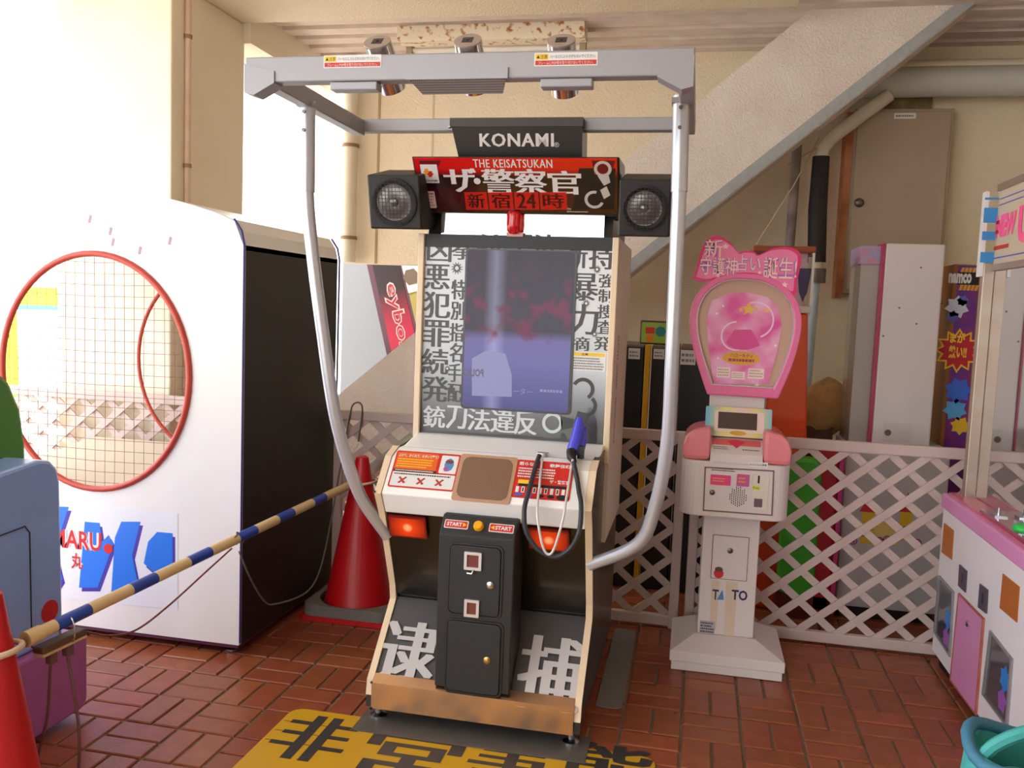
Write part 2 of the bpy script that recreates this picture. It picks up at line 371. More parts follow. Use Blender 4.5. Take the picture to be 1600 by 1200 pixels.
for (py, r, nm) in ((128, 0.095, 'large grey pipe running along the wall below the deck'), (104, 0.04, 'cream pipe running just above the large grey pipe')):
    z = ony(1450, py, 6.05).z
    pipe('ceiling_pipe', nm, [(0.75, 6.05, z), (3.6, 6.05, z)], r, mat('pipe_grey', (206, 206, 196), 0.5, var=0.3, vscale=4) if r > 0.05 else pvc)
# wall cabinet
wc = thing('wall_cabinet', 'brown-grey metal wall cabinet with a round knob, under the stairs', 'cabinet', ony(1410, 460, 6.2))
e0 = ony(1335, 172, 6.13); e1 = ony(1490, 172, 6.13); e2 = ony(1320, 458, 6.13)
taupe = mat('cabinet_taupe', (178, 156, 132), 0.6, var=0.5, vscale=3, var2=(158, 138, 116), bump=0.05)
obj('cabinet_body', MB().box(e0.x, e1.x, 6.10, YW, e2.z, e0.z), taupe, wc, bevel=0.006)
obj('cabinet_door', MB().box(e0.x + 0.02, e1.x - 0.02, 6.085, 6.10, e2.z + 0.02, e0.z - 0.02), taupe, wc, bevel=0.004)
obj('rusty_frame_edge', MB().box(e0.x - 0.045, e0.x, 6.09, YW, e2.z - 0.03, e0.z - 0.02), mat('rust_edge', (190, 130, 84), 0.7, var=0.9, vscale=7, var2=(140, 66, 20)), wc)
kn = ony(1342, 317, 6.08); obj('knob', MB().ball((kn.x, 6.07, kn.z), 0.03, 0.02, 0.03), dark_screw, wc, smooth='all')
lb = ony(1413, 181, 6.08); PW = Plane((lb.x - 0.06, 6.083, lb.z - 0.018), (1, 0, 0), (0, 0, 1))
tg = plate('name_tag', rrect(0, 0, 0.13, 0.036, 0.003), 0, 0.001, inkw, wc, PW); dashes((0.01, 0.008, 0.12, 0.028), 0.0015, 1, mat('grey_print', (110, 110, 110)), tg, PW)
wbx = ony(1400, 160, 6.2); obj('stained_pad', MB().box(wbx.x - 0.11, wbx.x + 0.22, 6.2, YW, e0.z + 0.0, e0.z + 0.13), mat('stained_board', (170, 150, 110), 0.9, var=1, vscale=12, var2=(104, 84, 50)), wc)
# thin strings
strm = mat('string', (214, 190, 160), 0.8)
tag(obj('string', MB().tube(bez([ony(1302, 217, 6.0), ony(1255, 243, 5.98), ony(1231, 258, 6.0)], 6), 0.005, 6), strm), 'pale string tied between the two pipes under the stairs', 'string')
tag(obj('string', MB().tube([ony(1280, 215, 5.99), ony(1240, 290, 5.6), ony(1180, 385, 5.1)], 0.004, 6), strm), 'long pale string slanting down behind the pink bow', 'string')
# ---- beyond the opening: grey screen wall, red banner machine
struct('screen_wall', MB().box(ony(534, 500, 7.6).x, -1.72, 7.6, 7.7, 0, 2.05), mat('light_grey_board', (132, 133, 136), 0.7), label='pale grey board wall seen through the opening')
struct('wall_far', MB().box(-1.72, 0.6, 8.2, 8.3, 0, 3.2), mat('olive_board', (150, 140, 92), 0.7), label='olive wall beyond the opening')
bn = thing('banner_machine', 'leaning crimson game panel with outlined lettering beyond the opening', 'game panel', ony(640, 570, 7.2))
YB = 7.2
c0 = [ony(572, 408, YB), ony(628, 410, YB), ony(662, 560, YB), ony(610, 580, YB)]
dh_ = (c0[0] - c0[3]).normalized(); ux = (c0[1] - c0[0]).normalized(); ux = (ux - dh_ * ux.dot(dh_)).normalized(); PB = Plane(c0[3], ux, c0[0] - c0[3])
dn = c0[0] - c0[3]; ext = 1.35
tb = c0[3].z / dn.z; A, B, C_, D = c0[3] - dn * tb, c0[2] - dn * tb, c0[1] + dn * 0.2, c0[0] + dn * 0.2
crim = ramp_mat('crimson_print', [(0.0, (196, 26, 66)), (0.45, (150, 20, 50)), (0.8, (40, 14, 24)), (1, (30, 14, 22))], 'Y', 0.35, size=0.85, off=0.0)
pan = obj('panel', MB().prism([A, B, C_, D], (0, 0.12, 0)), mat('plum_edge', (84, 48, 62), 0.5), bn)
pw = (c0[1] - c0[0]).dot(ux)
PBf = Plane(c0[3] + Vector((0, -0.002, 0)), ux, dn)
plate('printed_face', [(0.05, -0.5), (pw * 0.92, -0.5), (pw * 0.92, 1.0), (0.05, 1.0)], 0.0, 0.003, crim, bn, PBf)
letter('eybos', (pw * 0.30, 0.13, pw * 0.78, 0.75), 0.005, mat('banner_outline', (205, 170, 165), 0.5), bn, PBf, bold=0.035, rot=-90)
letter('eybos', (pw * 0.34, 0.145, pw * 0.74, 0.735), 0.007, mat('banner_fill', (150, 26, 48), 0.5), bn, PBf, bold=0.0, rot=-90)
plate('white_emblem', [(pw * 1.0, 0.62), (pw * 1.45, 0.62), (pw * 1.45, 0.86), (pw * 1.1, 0.9), (pw * 0.98, 0.86)], 0.0, 0.004, mat('emblem_white', (216, 214, 208), 0.5), bn, PBf)
plate('emblem_shape', circle(pw * 1.18, 0.75, 0.075, 6), 0.004, 0.008, mat('emblem_brown', (96, 78, 64), 0.5), bn, PBf)
obj('olive_side', MB().prism([B, B + ux * 0.35, C_ + ux * 0.35, C_], (0, 0.1, 0)), mat('olive_side', (146, 134, 70), 0.6), bn)
# ---- outdoors on the left: pale building, yellow and blue sign frame, pale lattice
struct('outdoor_wall', MB().box(-14, -3.8, 11.0, 11.2, 0, 6), mat('outdoor_pale_wall', (236, 234, 228), 0.8), label='pale building wall outside in the sun')
of = thing('outdoor_sign_frame', 'yellow and light blue frame outside, seen through the round opening', 'sign frame', (-5.2, 6.4, 0))
YO = 6.4
e = [ony(*p, YO) for p in ((0, 447), (88, 450), (88, 478), (18, 476), (22, 620), (4, 620))]
ylw = mat('frame_yellow', (250, 226, 60), 0.5); lbl = mat('frame_light_blue', (96, 196, 240), 0.5)
obj('yellow_frame', MB().prism([e[0] - Vector((.3, 0, 0)), e[1], e[2], e[3], Vector((e[4].x, YO, 0)), Vector((e[0].x - .3, YO, 0))], (0, 0.06, 0)), ylw, of)
e = [ony(*p, YO - 0.01) for p in ((18, 476), (88, 478), (88, 485), (20, 483))]
obj('blue_trim', MB().prism(e, (0, 0.01, 0)), lbl, of)
e = [ony(*p, YO - 0.01) for p in ((-20, 447), (4, 447), (4, 560), (-20, 560))]
obj('blue_post', MB().prism(e, (0, -0.05, 0)), lbl, of)
e = [ony(*p, YO) for p in ((48, 390), (76, 390), (72, 396), (62, 404))]
# ---- lattice fences
latm = mat('lattice_plastic', (204, 184, 178), 0.55, var=0.4, vscale=7, var2=(180, 156, 148))
def lattice(name, label, x0, x1, Y, h, m, pitch=0.172, group=None, post=(True, True)):
    t = thing(name, label, 'fence', ((x0 + x1) / 2, Y, 0), group)
    obj('top_rail', MB().box(x0, x1, Y - 0.018, Y + 0.018, h - 0.05, h), m, t, bevel=0.006)
    obj('bottom_rail', MB().box(x0, x1, Y - 0.018, Y + 0.018, 0.012, 0.062), m, t, bevel=0.006)
    for on, x in zip(post, (x0, x1 - 0.045)):
        if on: obj('post', MB().box(x, x + 0.045, Y - 0.02, Y + 0.02, 0, h - 0.004), m, t, bevel=0.006)
    z0, z1 = 0.055, h - 0.045; H_ = z1 - z0; s = H_ / math.tan(math.radians(40)); hw = 0.027
    for sgn, yy in ((1, -0.010), (-1, 0.002)):
        x = x0 - s
        while x < x1 + s:
            pa = [(x - hw, z0), (x + hw, z0), (x + hw + sgn * s, z1), (x - hw + sgn * s, z1)] 
            cl = pa                                     # clip to the panel
            for side, lim in ((1, x0 + 0.03), (-1, x1 - 0.03)):
                out = []
                for q in range(len(cl)):
                    (ax, az), (bx, bz) = cl[q], cl[(q + 1) % len(cl)]
                    ia, ib = (ax - lim) * side >= 0, (bx - lim) * side >= 0
                    if ia: out.append((ax, az))
                    if ia != ib: tt = (lim - ax) / (bx - ax); out.append((lim, az + tt * (bz - az)))
                cl = out
                if len(cl) < 3: break
            if len(cl) >= 3 and (max(p[0] for p in cl) - min(p[0] for p in cl)) > 0.03:
                obj('slat', MB().prism([(p[0], Y + yy, p[1]) for p in cl], (0, 0.008, 0)), m, t)
            x += pitch
    return t
lattice('lattice_fence', 'pinkish-white diagonal lattice fence behind the big gun game', -1.79, -0.012, 4.19, 0.957, latm, group='lattice fence panels')
lattice('lattice_fence', 'pinkish-white diagonal lattice fence between the pink fortune machine and the claw machine', 0.016, 1.75, 4.19, 0.962, latm, group='lattice fence panels')
lattice('lattice_fence', 'sunlit lattice fence behind the white ball cabinet, seen through its round opening', -4.6, -1.84, 4.30, 0.957, latm, group='lattice fence panels')
# ================================================================== THE GUN GAME
XL, XR = -1.095, -0.315; XC = (XL + XR) / 2
G = thing('arcade_machine', 'tall white and black shooting arcade machine with red marquee and grey overhead frame', 'arcade machine', (XC, 3.4, 0))
creamT = mat('cream_edging', (238, 214, 182), 0.5, var=0.2, vscale=10)
blackL = mat('black_laminate', (22, 20, 20), 0.3, coat=0.3)
darkG = mat('charcoal_print', (74, 72, 76), 0.45)
silver_ink = mat('silver_print', (196, 192, 194), 0.45)
framem = mat('frame_grey_paint', (158, 158, 164), 0.38, 0.25)
tubem = mat('tube_silver_paint', (196, 198, 208), 0.28, 0.45)
PROF = [(2.885, 0.055), (2.89, 0.10), (2.90, 0.155), (3.125, 0.38), (3.113, 0.44), (2.975, 0.75), (2.925, 0.83), (3.03, 0.95), (3.108, 0.975)]
side = PROF + [(3.34, 0.985), (4.0, 0.985), (4.0, 0.055)]
for xa in (XL + 0.001, XR - 0.023):
    sp = obj('side_panel', MB().prism([(xa, y + 0.004, z) for y, z in side], (0.022, 0, 0)), blackL, G)
    tr = PROF[1:]
    obj('edge_trim', MB().prism([(xa - 0.001, y - 0.004, z) for y, z in tr] + [(xa - 0.001, y + 0.012, z) for y, z in reversed(tr)], (0.024, 0, 0)), creamT, sp)
obj('cabinet_body', MB().prism([(XL + 0.024, y, z) for y, z in ((2.95, 0.06), (2.95, 0.17), (3.15, 0.385), (3.15, 0.42), (3.03, 0.74), (3.2, 0.95), (3.98, 0.97), (3.98, 0.06))], (XR - XL - 0.048, 0, 0)), black, G)
xa, xb = XL + 0.024, XR - 0.024
# lower front: two dark panels
PU = Plane((XL, 3.125, 0.42), (1, 0, 0), (0, -0.14, 0.335))
up = obj('upper_front_panel', MB().prism([(xa, 3.128, 0.40), (xa, 2.985, 0.757), (xa, 3.0, 0.757), (xa, 3.145, 0.40)], (xb - xa, 0, 0)), blackL, G)
PLo = Plane((XL, 2.915, 0.16), (1, 0, 0), (0, 0.222, 0.225))
lo = obj('lower_front_panel', MB().prism([(xa, 2.905, 0.15), (xa, 3.137, 0.385), (xa, 3.15, 0.37), (xa, 2.92, 0.14)], (xb - xa, 0, 0)), darkG, G)
for ch, bx in (('逮', (594, 972, 684, 1080)), ('捕', (813, 996, 908, 1112))):
    r = PLo.rect(*bx); letter(ch, r, 0.008, silver_ink, lo, PLo, smear=0.035, bold=0.0)
def glow(name, c0, c1, c2, strength, rad):
    m = bpy.data.materials.new(name); m.use_nodes = True; N = m.node_tree.nodes; L = m.node_tree.links; b = N['Principled BSDF']
    tc = N.new('ShaderNodeTexCoord'); mp = N.new('ShaderNodeMapping'); mp.inputs['Scale'].default_value = (1 / rad, 1 / rad, 1 / rad)
    g = N.new('ShaderNodeTexGradient'); g.gradient_type = 'SPHERICAL'; r = N.new('ShaderNodeValToRGB'); r.color_ramp.elements.new(0.5)
    for e, (p, c) in zip(r.color_ramp.elements, ((0.0, c2), (0.62, c1), (0.93, c0))): e.position = p; e.color = lin(c)
    L.new(tc.outputs['Object'], mp.inputs[0]); L.new(mp.outputs[0], g.inputs[0]); L.new(g.outputs[0], r.inputs[0])
    L.new(r.outputs[0], b.inputs['Base Color']); L.new(r.outputs[0], b.inputs['Emission Color']); b.inputs['Emission Strength'].default_value = strength; b.inputs['Roughness'].default_value = 0.3
    return m
glowm = glow('lamp_glow', (255, 244, 170), (206, 56, 14), (120, 20, 10), 0.45, 0.075)
for bx in ((613, 806, 666, 833), (830, 826, 888, 853)):
    r = PU.rect(*bx); cx, cy = (r[0] + r[2]) / 2, (r[1] + r[3]) / 2
    Pl = Plane(PU.p + PU.u * cx + PU.v * cy, PU.u, PU.v); hw, hh = (r[2] - r[0]) / 2, (r[3] - r[1]) / 2
    lf = obj('lamp_lens', MB().flat(rrect(-hw, -hh, hw, hh, 0.004), 0.012, 0.02), glowm, G, Pl.M)
    obj('lamp_bezel', MB().ring2(rrect(-hw - .006, -hh - .006, hw + .006, hh + .006, 0.006), rrect(-hw, -hh, hw, hh, 0.004), 0.010, 0.019), mat('lamp_bezel', (120, 24, 18), 0.4), lf, Pl.M)
# kick plate
bronze = mat('brushed_bronze', (214, 176, 144), 0.26, 1.0, var=0.3, vscale=5, var2=(190, 148, 114))
kp = obj('kick_plate', MB().prism([(xa, 2.878, 0.055), (xa, 2.878, 0.150), (xa, 2.915, 0.172), (xa, 2.925, 0.165), (xa, 2.89, 0.14), (xa, 2.89, 0.055)], (xb - xa, 0, 0)), bronze, G)
PK = Plane((xa, 2.878, 0.055), (1, 0, 0), (0, 0, 1))
screws([(x, z) for x in (0.02, 0.25, 0.49, 0.70) for z in (0.018, )], 0.005, dark_screw, kp, PK)
PK2 = Plane((xa, 2.878, 0.150), (1, 0, 0), (0, 0.037, 0.022)); screws([(x, 0.02) for x in (0.02, 0.25, 0.49, 0.70)], 0.005, dark_screw, kp, PK2)
for x, y in ((XL + 0.035, 2.93), (XR - 0.035, 2.93), (XL + 0.035, 3.92), (XR - 0.035, 3.92)):
    ft = obj('levelling_foot', MB().lathe([(0.03, 0.003), (0.03, 0.012), (0.012, 0.02), (0.012, 0.07)], Matrix.Translation((x, y, 0)), 18), steel, G, smooth=True)
fp = tag(obj('floor_plate', MB().box(XL - 0.02, XR + 0.03, 2.80, 2.98, 0.0035, 0.0065), mat('worn_steel_plate', (112, 108, 104), 0.5, 0.4, var=0.6, vscale=12)), 'worn steel plate under the front feet of the gun game', 'floor plate')
screws([(0.05 + 0.2 * k, 0.03) for k in range(5)], 0.006, steel, fp, Plane((XL - 0.02, 2.80, 0.0065), (1, 0, 0), (0, 1, 0)))
sr = MB().flat(rrect(-0.300, 3.24, -0.20, 4.09, 0.025), 0.0005, 0.004)
tag(obj('floor_strip', sr, mat('grey_strip', (128, 124, 122), 0.6, var=0.4, vscale=6)), 'long grey strip lying on the floor along the right side of the gun game', 'floor plate')
# coin pillar
pxl, pxr = ony(683, 950, 2.89).x, ony(801, 950, 2.89).x
textb = mat('textured_black', (30, 30, 31), 0.5, bump=0.25, bscale=500)
obj('coin_pillar', MB().prism([(pxl, 2.885, 0.165), (pxl, 2.885, 0.715), (pxl, 2.935, 0.775), (pxl, 3.05, 0.775), (pxl, 3.05, 0.165)], (pxr - pxl, 0, 0)), textb, G, bevel=0.005)
PC = Plane((pxl, 2.885, 0.0), (1, 0, 0), (0, 0, 1))
def door(bx, knob, nm):
    r = PC.rect(*bx)
    d = obj(nm, MB().flat(rrect(r[0], r[1], r[2], r[3], 0.018), 0.0, 0.009), textb, G, PC.M, bevel=0.003)
    obj('door_rim', MB().ring2(rrect(r[0] - .008, r[1] - .008, r[2] + .008, r[3] + .008, 0.022), rrect(r[0] - .002, r[1] - .002, r[2] + .002, r[3] + .002, 0.019), 0.0, 0.005), blackL, d, PC.M)
    k = PC.uv(*knob); obj('door_lock', MB().lathe([(0.013, 0.009), (0.013, 0.014), (0.008, 0.016), (0.008, 0.02), (0.004, 0.021)], Matrix.Translation((k[0], k[1], 0)), 16), steel if knob[1] < 950 else mat('brass', (190, 150, 90), 0.3, 0.9), d, PC.M, smooth=True)
    return d
dU = door((703, 853, 782, 960), (767, 913), 'coin_door'); dL = door((699, 972, 782, 1082), (762, 1030), 'cash_door')
for bx, inner in (((727, 861, 754, 889), True), ((727, 935, 750, 962), False)):
    r = PC.rect(*bx); m_ = 0.010
    cf = obj('coin_frame', MB().ring2(rrect(*r, 0.003), rrect(r[0] + m_, r[1] + m_, r[2] - m_, r[3] - m_, 0.001), 0.009, 0.018), mat('chrome_frame', (214, 210, 208), 0.3, 0.7), dU, PC.M)
    plate('coin_slot', [(r[0] + m_, r[1] + m_), (r[2] - m_, r[1] + m_), (r[2] - m_, r[3] - m_), (r[0] + m_, r[3] - m_)], 0.009, 0.012, mat('slot_maroon', (116, 48, 36), 0.4), dU, PC)
    if inner: obj('coin_return_lever', MB().tube([(r[0] + 0.012, r[1] - 0.012, 0.016), (r[0] + 0.03, r[1] - 0.012, 0.02), (r[0] + 0.036, r[1] + 0.002, 0.018)], 0.004, 8), steel, dU, PC.M, smooth=True)
# start strip on the pillar's slanted top
PT = Plane((pxl, 2.885, 0.715), (1, 0, 0), (0, 0.05, 0.06)); tw = pxr - pxl; th_ = 0.078
for k, (x0, x1, s) in enumerate(((0.012, 0.098, 1), (tw - 0.098, tw - 0.010, -1))):
    st = plate('start_sticker', rrect(x0, 0.024, x1, 0.056, 0.004), 0.001, 0.0025, inkw, G, PT)
    plate('sticker_field', rrect(x0 + .003, 0.027, x1 - .003, 0.053, 0.003), 0.0025, 0.003, red, st, PT)
    lx0, lx1 = (x0 + 0.009, x1 - 0.022) if s > 0 else (x0 + 0.022, x1 - 0.008)
    letter('START', (lx0, 0.0325, lx1, 0.0475), 0.0035, inkw, st, PT, bold=0.035)
    ax = x1 - 0.019 if s > 0 else x0 + 0.019
    plate('arrow', [(ax, 0.032), (ax + s * 0.013, 0.040), (ax, 0.048)], 0.003, 0.0036, yellow, st, PT)
sb = obj('start_button', MB().lathe([(0.0185, 0.0), (0.0185, 0.006), (0.016, 0.009), (0.016, 0.014), (0.013, 0.017)], Matrix.Translation((tw / 2, 0.04, 0)), 24), mat('amber_button', (240, 168, 10), 0.35), G, PT.M, smooth=True)
# control panel
obj('control_panel', MB().prism([(xa, y, z) for y, z in ((2.982, 0.752), (2.972, 0.752), (2.926, 0.832), (3.03, 0.948), (3.105, 0.972), (3.2, 0.972), (3.2, 0.752))], (xb - xa, 0, 0)), white, G, bevel=0.006)
PP = Plane((XL, 2.926, 0.832), (1, 0, 0), (0, 0.104, 0.116))
q = PP.uv(640, 700)
r = PP.rect(610, 703, 719, 771)
def sticker(bx, seed):
    r = PP.rect(*bx); s = plate('instruction_sticker', rrect(*r, 0.008), 0.0005, 0.0018, red, G, PP); return s, r
sl_, r = sticker((612, 707, 716, 765), 1); W_, H_ = r[2] - r[0], r[3] - r[1]
orange = mat('orange_print', (226, 96, 30), 0.45)
plate('orange_field', rrect(r[0] + .006, r[1] + H_ * .50, r[0] + W_ * .66, r[3] - .006, .004), .0018, .0022, orange, sl_, PP)
plate('white_field', rrect(r[0] + .006, r[1] + .006, r[2] - .006, r[1] + H_ * .42, .004), .0018, .0022, inkw, sl_, PP)
plate('black_band', rrect(r[0] + .006, r[1] + H_ * .43, r[0] + W_ * .68, r[1] + H_ * .5, .001), .0018, .0024, inkk, sl_, PP)
letter('よけて、かくれて、のぞいて撃て！', (r[0] + .012, r[3] - .026, r[0] + W_ * .66, r[3] - .012), .0026, inkw, sl_, PP, bold=.02)
dashes((r[0] + .012, r[1] + H_ * .54, r[0] + W_ * .62, r[3] - .030), .0026, 4, yellow, sl_, PP, seed=2)
dashes((r[0] + .012, r[1] + H_ * .44, r[0] + W_ * .66, r[1] + H_ * .49), .0028, 1, inkw, sl_, PP, seed=3)
dashes((r[0] + .012, r[1] + H_ * .33, r[2] - .012, r[1] + H_ * .40), .0026, 1, inkk, sl_, PP, seed=4)
for k in range(3):
    cx = r[0] + W_ * (.2 + .28 * k); cy = r[1] + H_ * .2
    mb = MB(); mb.flat([(cx - .016, cy - .012), (cx - .008, cy - .014), (cx + .016, cy + .012), (cx + .01, cy + .015)], .0022, .003); mb.flat([(cx - .016, cy + .010), (cx - .010, cy + .014), (cx + .014, cy - .010), (cx + .006, cy - .014)], .0022, .0031)
    obj('pictogram', mb, mat('picto_red', (176, 60, 44), 0.5), sl_, PP.M)
fr = rrect(r[0] + W_ * .71, r[1] + H_ * .46, r[2] - .008, r[3] - .008, .004); plate('picture_field', fr, .0018, .0022, inkw, sl_, PP)
cx, cy = r[0] + W_ * .845, r[1] + H_ * .70
plate('picture_print', circle(cx, cy, .018, 8, .028), .0022, .0026, mat('print_blue', (70, 140, 200), .5), sl_, PP); plate('picture_print', circle(cx, cy + .012, .017, 6, .009), .0026, .003, mat('print_brown', (120, 60, 50), .5), sl_, PP)
plate('picture_print', circle(cx - .008, cy - .018, .010, 6, .012), .0026, .003, mat('print_purple', (170, 80, 160), .5), sl_, PP)
sr_, r = sticker((803, 721, 894, 781), 2); W_, H_ = r[2] - r[0], r[3] - r[1]
letter('眠らない', (r[0] + .01, r[3] - .024, r[0] + W_ * .38, r[3] - .009), .0024, inkw, sr_, PP, bold=.02)
letter('歌舞伎町', (r[0] + W_ * .58, r[3] - .024, r[2] - .012, r[3] - .009), .0024, inkw, sr_, PP, bold=.02)
dashes((r[0] + .01, r[1] + H_ * .52, r[0] + W_ * .8, r[3] - .030), .0024, 4, inkw, sr_, PP, seed=6)
letter('ザ・警察官', (r[0] + W_ * .62, r[1] + H_ * .42, r[2] - .008, r[1] + H_ * .52), .0024, inkw, sr_, PP, bold=.02)
plate('black_band', rrect(r[0] + .02, r[1] + H_ * .30, r[2] - .006, r[1] + H_ * .37, .001), .0018, .0024, inkk, sr_, PP)
plate('yellow_mark', rrect(r[0] + .016, r[1] + H_ * .37, r[0] + W_ * .30, r[1] + H_ * .47, .001), .0018, .0024, yellow, sr_, PP)
for k in range(9):
    x = r[0] + .012 + k * (W_ - .03) / 8.6
    tk = plate('rank_tab', rrect(x, r[1] + H_ * .14, x + .011, r[1] + H_ * .29, .001), .0018, .0026, inkw, sr_, PP); 
    if k % 2: plate('rank_print', rrect(x + .003, r[1] + H_ * .16, x + .008, r[1] + H_ * .27, .0005), .0026, .003, inkk, sr_, PP)
for k, xx in enumerate((.12, .30, .50, .68, .88)): plate('rank_badge', circle(r[0] + W_ * xx, r[1] + H_ * .08, .013 if k < 4 else .022, 12, .007 if k < 4 else .011), .0018, .0028, mat('badge_blue', (70, 90, 190), .5) if k < 2 else inkk, sr_, PP)
# speaker grille
r = PP.rect(712, 712, 804, 786); tan = mat('tan_metal', (196, 158, 132), 0.45, 0.5)
sg = plate('speaker_plate', rrect(*r, 0.010), 0.0005, 0.004, tan, G, PP, bevel=.001)
def perforated(nm, c0, c1, scale):
    m = bpy.data.materials.new(nm); m.use_nodes = True; N = m.node_tree.nodes; L = m.node_tree.links; b = N['Principled BSDF']; b.inputs['Roughness'].default_value = .5; b.inputs['Metallic'].default_value = .3
    tc = N.new('ShaderNodeTexCoord'); vo = N.new('ShaderNodeTexVoronoi'); vo.inputs['Scale'].default_value = scale; vo.inputs['Randomness'].default_value = 0.0; rr = N.new('ShaderNodeValToRGB')
    rr.color_ramp.elements[0].position = .40; rr.color_ramp.elements[0].color = lin(c0); rr.color_ramp.elements[1].position = .5; rr.color_ramp.elements[1].color = lin(c1)
    mp = N.new('ShaderNodeMapping'); mp.inputs['Rotation'].default_value = (0, 0, .785); L.new(tc.outputs['Object'], mp.inputs[0]); L.new(mp.outputs[0], vo.inputs['Vector']); L.new(vo.outputs['Distance'], rr.inputs[0]); L.new(rr.outputs[0], b.inputs['Base Color'])
    return m
gm = perforated('perforated_grille', (70, 52, 44), (178, 142, 118), 190)
plate('grille_mesh', rrect(r[0] + .014, r[1] + .012, r[2] - .014, r[3] - .012, 0.028), 0.004, 0.006, gm, sg, PP)
screws([(x, y) for x in (r[0] + .012, r[2] - .012) for y in (r[1] + .012, r[3] - .012)], .005, dark_screw, sg, PP, .004)
for p in ((613, 711), (597, 764), (922, 735), (915, 792)): screws([PP.uv(*p)], .005, dark_screw, G, PP)
# ledge and monitor housing
YB_ = 3.325; bxl, bxr = -1.083, -0.300
lg = obj('rear_ledge', MB().prism([(bxl + .02, 3.135, .93), (bxl + .02, 3.135, .972), (bxl + .02, 3.29, 1.0), (bxl + .02, 3.33, 1.0), (bxl + .02, 3.33, .93)], (bxr - bxl - .04, 0, 0)), white, G, bevel=.005)
PE = Plane((bxl, 3.135, .972), (1, 0, 0), (0, .155, .028)); screws([(.04, .06), (.27, .06), (.52, .06), (.73, .06)], .006, dark_screw, lg, PE)
sidew = mat('cream_laminate', (226, 212, 198), 0.45, var=.2, vscale=5)
for k, x in enumerate((bxl, bxr - .024)):
    hs = obj('housing_side', MB().box(x + .001, x + .023, 3.325, 3.95, .62, 1.785), sidew, G)
    obj('housing_trim', MB().box(x, x + .024, 3.305, 3.325, .93, 1.785), creamT, hs, bevel=.003)
PSd = Plane((bxr, 3.42, 0), (0, 1, 0), (0, 0, 1)); sb_ = MB()
for k in range(30):
    if k not in (13, 14, 22): sb_.flat([(.052, .985 + k * .0145), (.074, .989 + k * .0145), (.074, .996 + k * .0145), (.052, .992 + k * .0145)], .0006, .001)
obj('fine_print', sb_, mat('side_print', (96, 52, 40), .6), hs, PSd.M)
obj('monitor_box', MB().box(bxl + .024, bxr - .024, 3.345, 3.94, .95, 1.78), black, G)
PZ = Plane((bxl + .024, YB_, 1.0), (1, 0, 0), (0, 0, 1)); bw = bxr - bxl - .048
art = ramp_mat('bezel_art', [(0.0, (50, 50, 54)), (0.1, (62, 62, 66)), (0.2, (112, 118, 126)), (0.36, (184, 192, 198)), (0.7, (206, 208, 210)), (1.0, (214, 214, 216))], 'Y', .3, size=.78, coat=.5)
bz = plate('monitor_bezel', [(0, 0), (bw, 0), (bw, .785), (0, .785)], -.018, 0, art, G, PZ)
plate('bezel_top_strip', [(0, .735), (bw, .735), (bw, .785), (0, .785)], 0.001, .006, black, bz, PZ)
gr = mat('bezel_ink', (62, 56, 58), .35); ink2 = mat('bezel_ink_light', (200, 204, 208), .35)
for ch, bx in (('凶', (668, 376, 705, 409)), ('悪', (664, 413, 702, 452)), ('犯', (663, 456, 703, 497)), ('罪', (662, 500, 702, 542)), ('続', (660, 545, 700, 585)), ('発', (660, 588, 700, 628)),
               ('拳', (706, 372, 742, 406)), ('特', (706, 437, 727, 468)), ('別', (705, 471, 725, 500)), ('指', (703, 505, 724, 534)), ('名', (703, 536, 722, 566)), ('手', (701, 568, 720, 597)), ('配', (700, 600, 721, 628)),
               ('銃', (744, 366, 790, 397)), ('不', (794, 366, 830, 397)), ('法', (834, 366, 868, 397)), ('所', (889, 380, 917, 419)), ('持', (921, 380, 961, 421)), ('暴', (892, 427, 934, 470)), ('力', (892, 475, 934, 523)),
               ('摘', (889, 526, 921, 548)), ('発', (928, 526, 956, 548)), ('強', (936, 428, 959, 450)), ('制', (935, 452, 958, 473)), ('捜', (934, 476, 957, 498)), ('査', (934, 500, 957, 522))):
    letter(ch, PZ.rect(*bx), .0008, gr, bz, PZ, smear=.03)
for ch, bx in (('銃', (662, 634, 695, 668)), ('刀', (698, 634, 729, 670)), ('法', (731, 637, 765, 673)), ('違', (767, 639, 803, 676)), ('反', (804, 641, 838, 679))):
    letter(ch, PZ.rect(*bx), .0008, ink2, bz, PZ, smear=.03)
for (px, py, rad) in ((714, 419, .026), (933, 421, .017), (916, 474, .017), (929, 522, .015), (699, 576, .014), (801, 656, .010)):   # bullet-hole stars
    c_ = PZ.uv(px, py); pts = [(c_[0] + (rad if i % 2 else rad * .45) * math.cos(i * math.pi / 12), c_[1] + (rad if i % 2 else rad * .45) * math.sin(i * math.pi / 12)) for i in range(24)]
    plate('bullet_mark', pts, .0009, .0013, gr, bz, PZ); plate('bullet_centre', circle(c_[0], c_[1], rad * .3, 12), .0013, .0017, inkw, bz, PZ)
wr = PZ.rect(894, 550, 946, 580); ws = plate('warning_sticker', rrect(*wr, .003), .0005, .0014, inkw, bz, PZ)
plate('sticker_field', [(wr[0] + .003, wr[3] - .016), (wr[2] - .003, wr[3] - .016), (wr[2] - .003, wr[3] - .003), (wr[0] + .003, wr[3] - .003)], .0014, .0018, yellow, bz, PZ)
letter('注意', (wr[0] + .035, wr[3] - .0145, wr[0] + .06, wr[3] - .005), .002, inkk, bz, PZ, bold=.02); dashes((wr[0] + .005, wr[1] + .004, wr[2] - .005, wr[3] - .02), .0018, 5, mat('grey_print', (110, 110, 110)), bz, PZ)
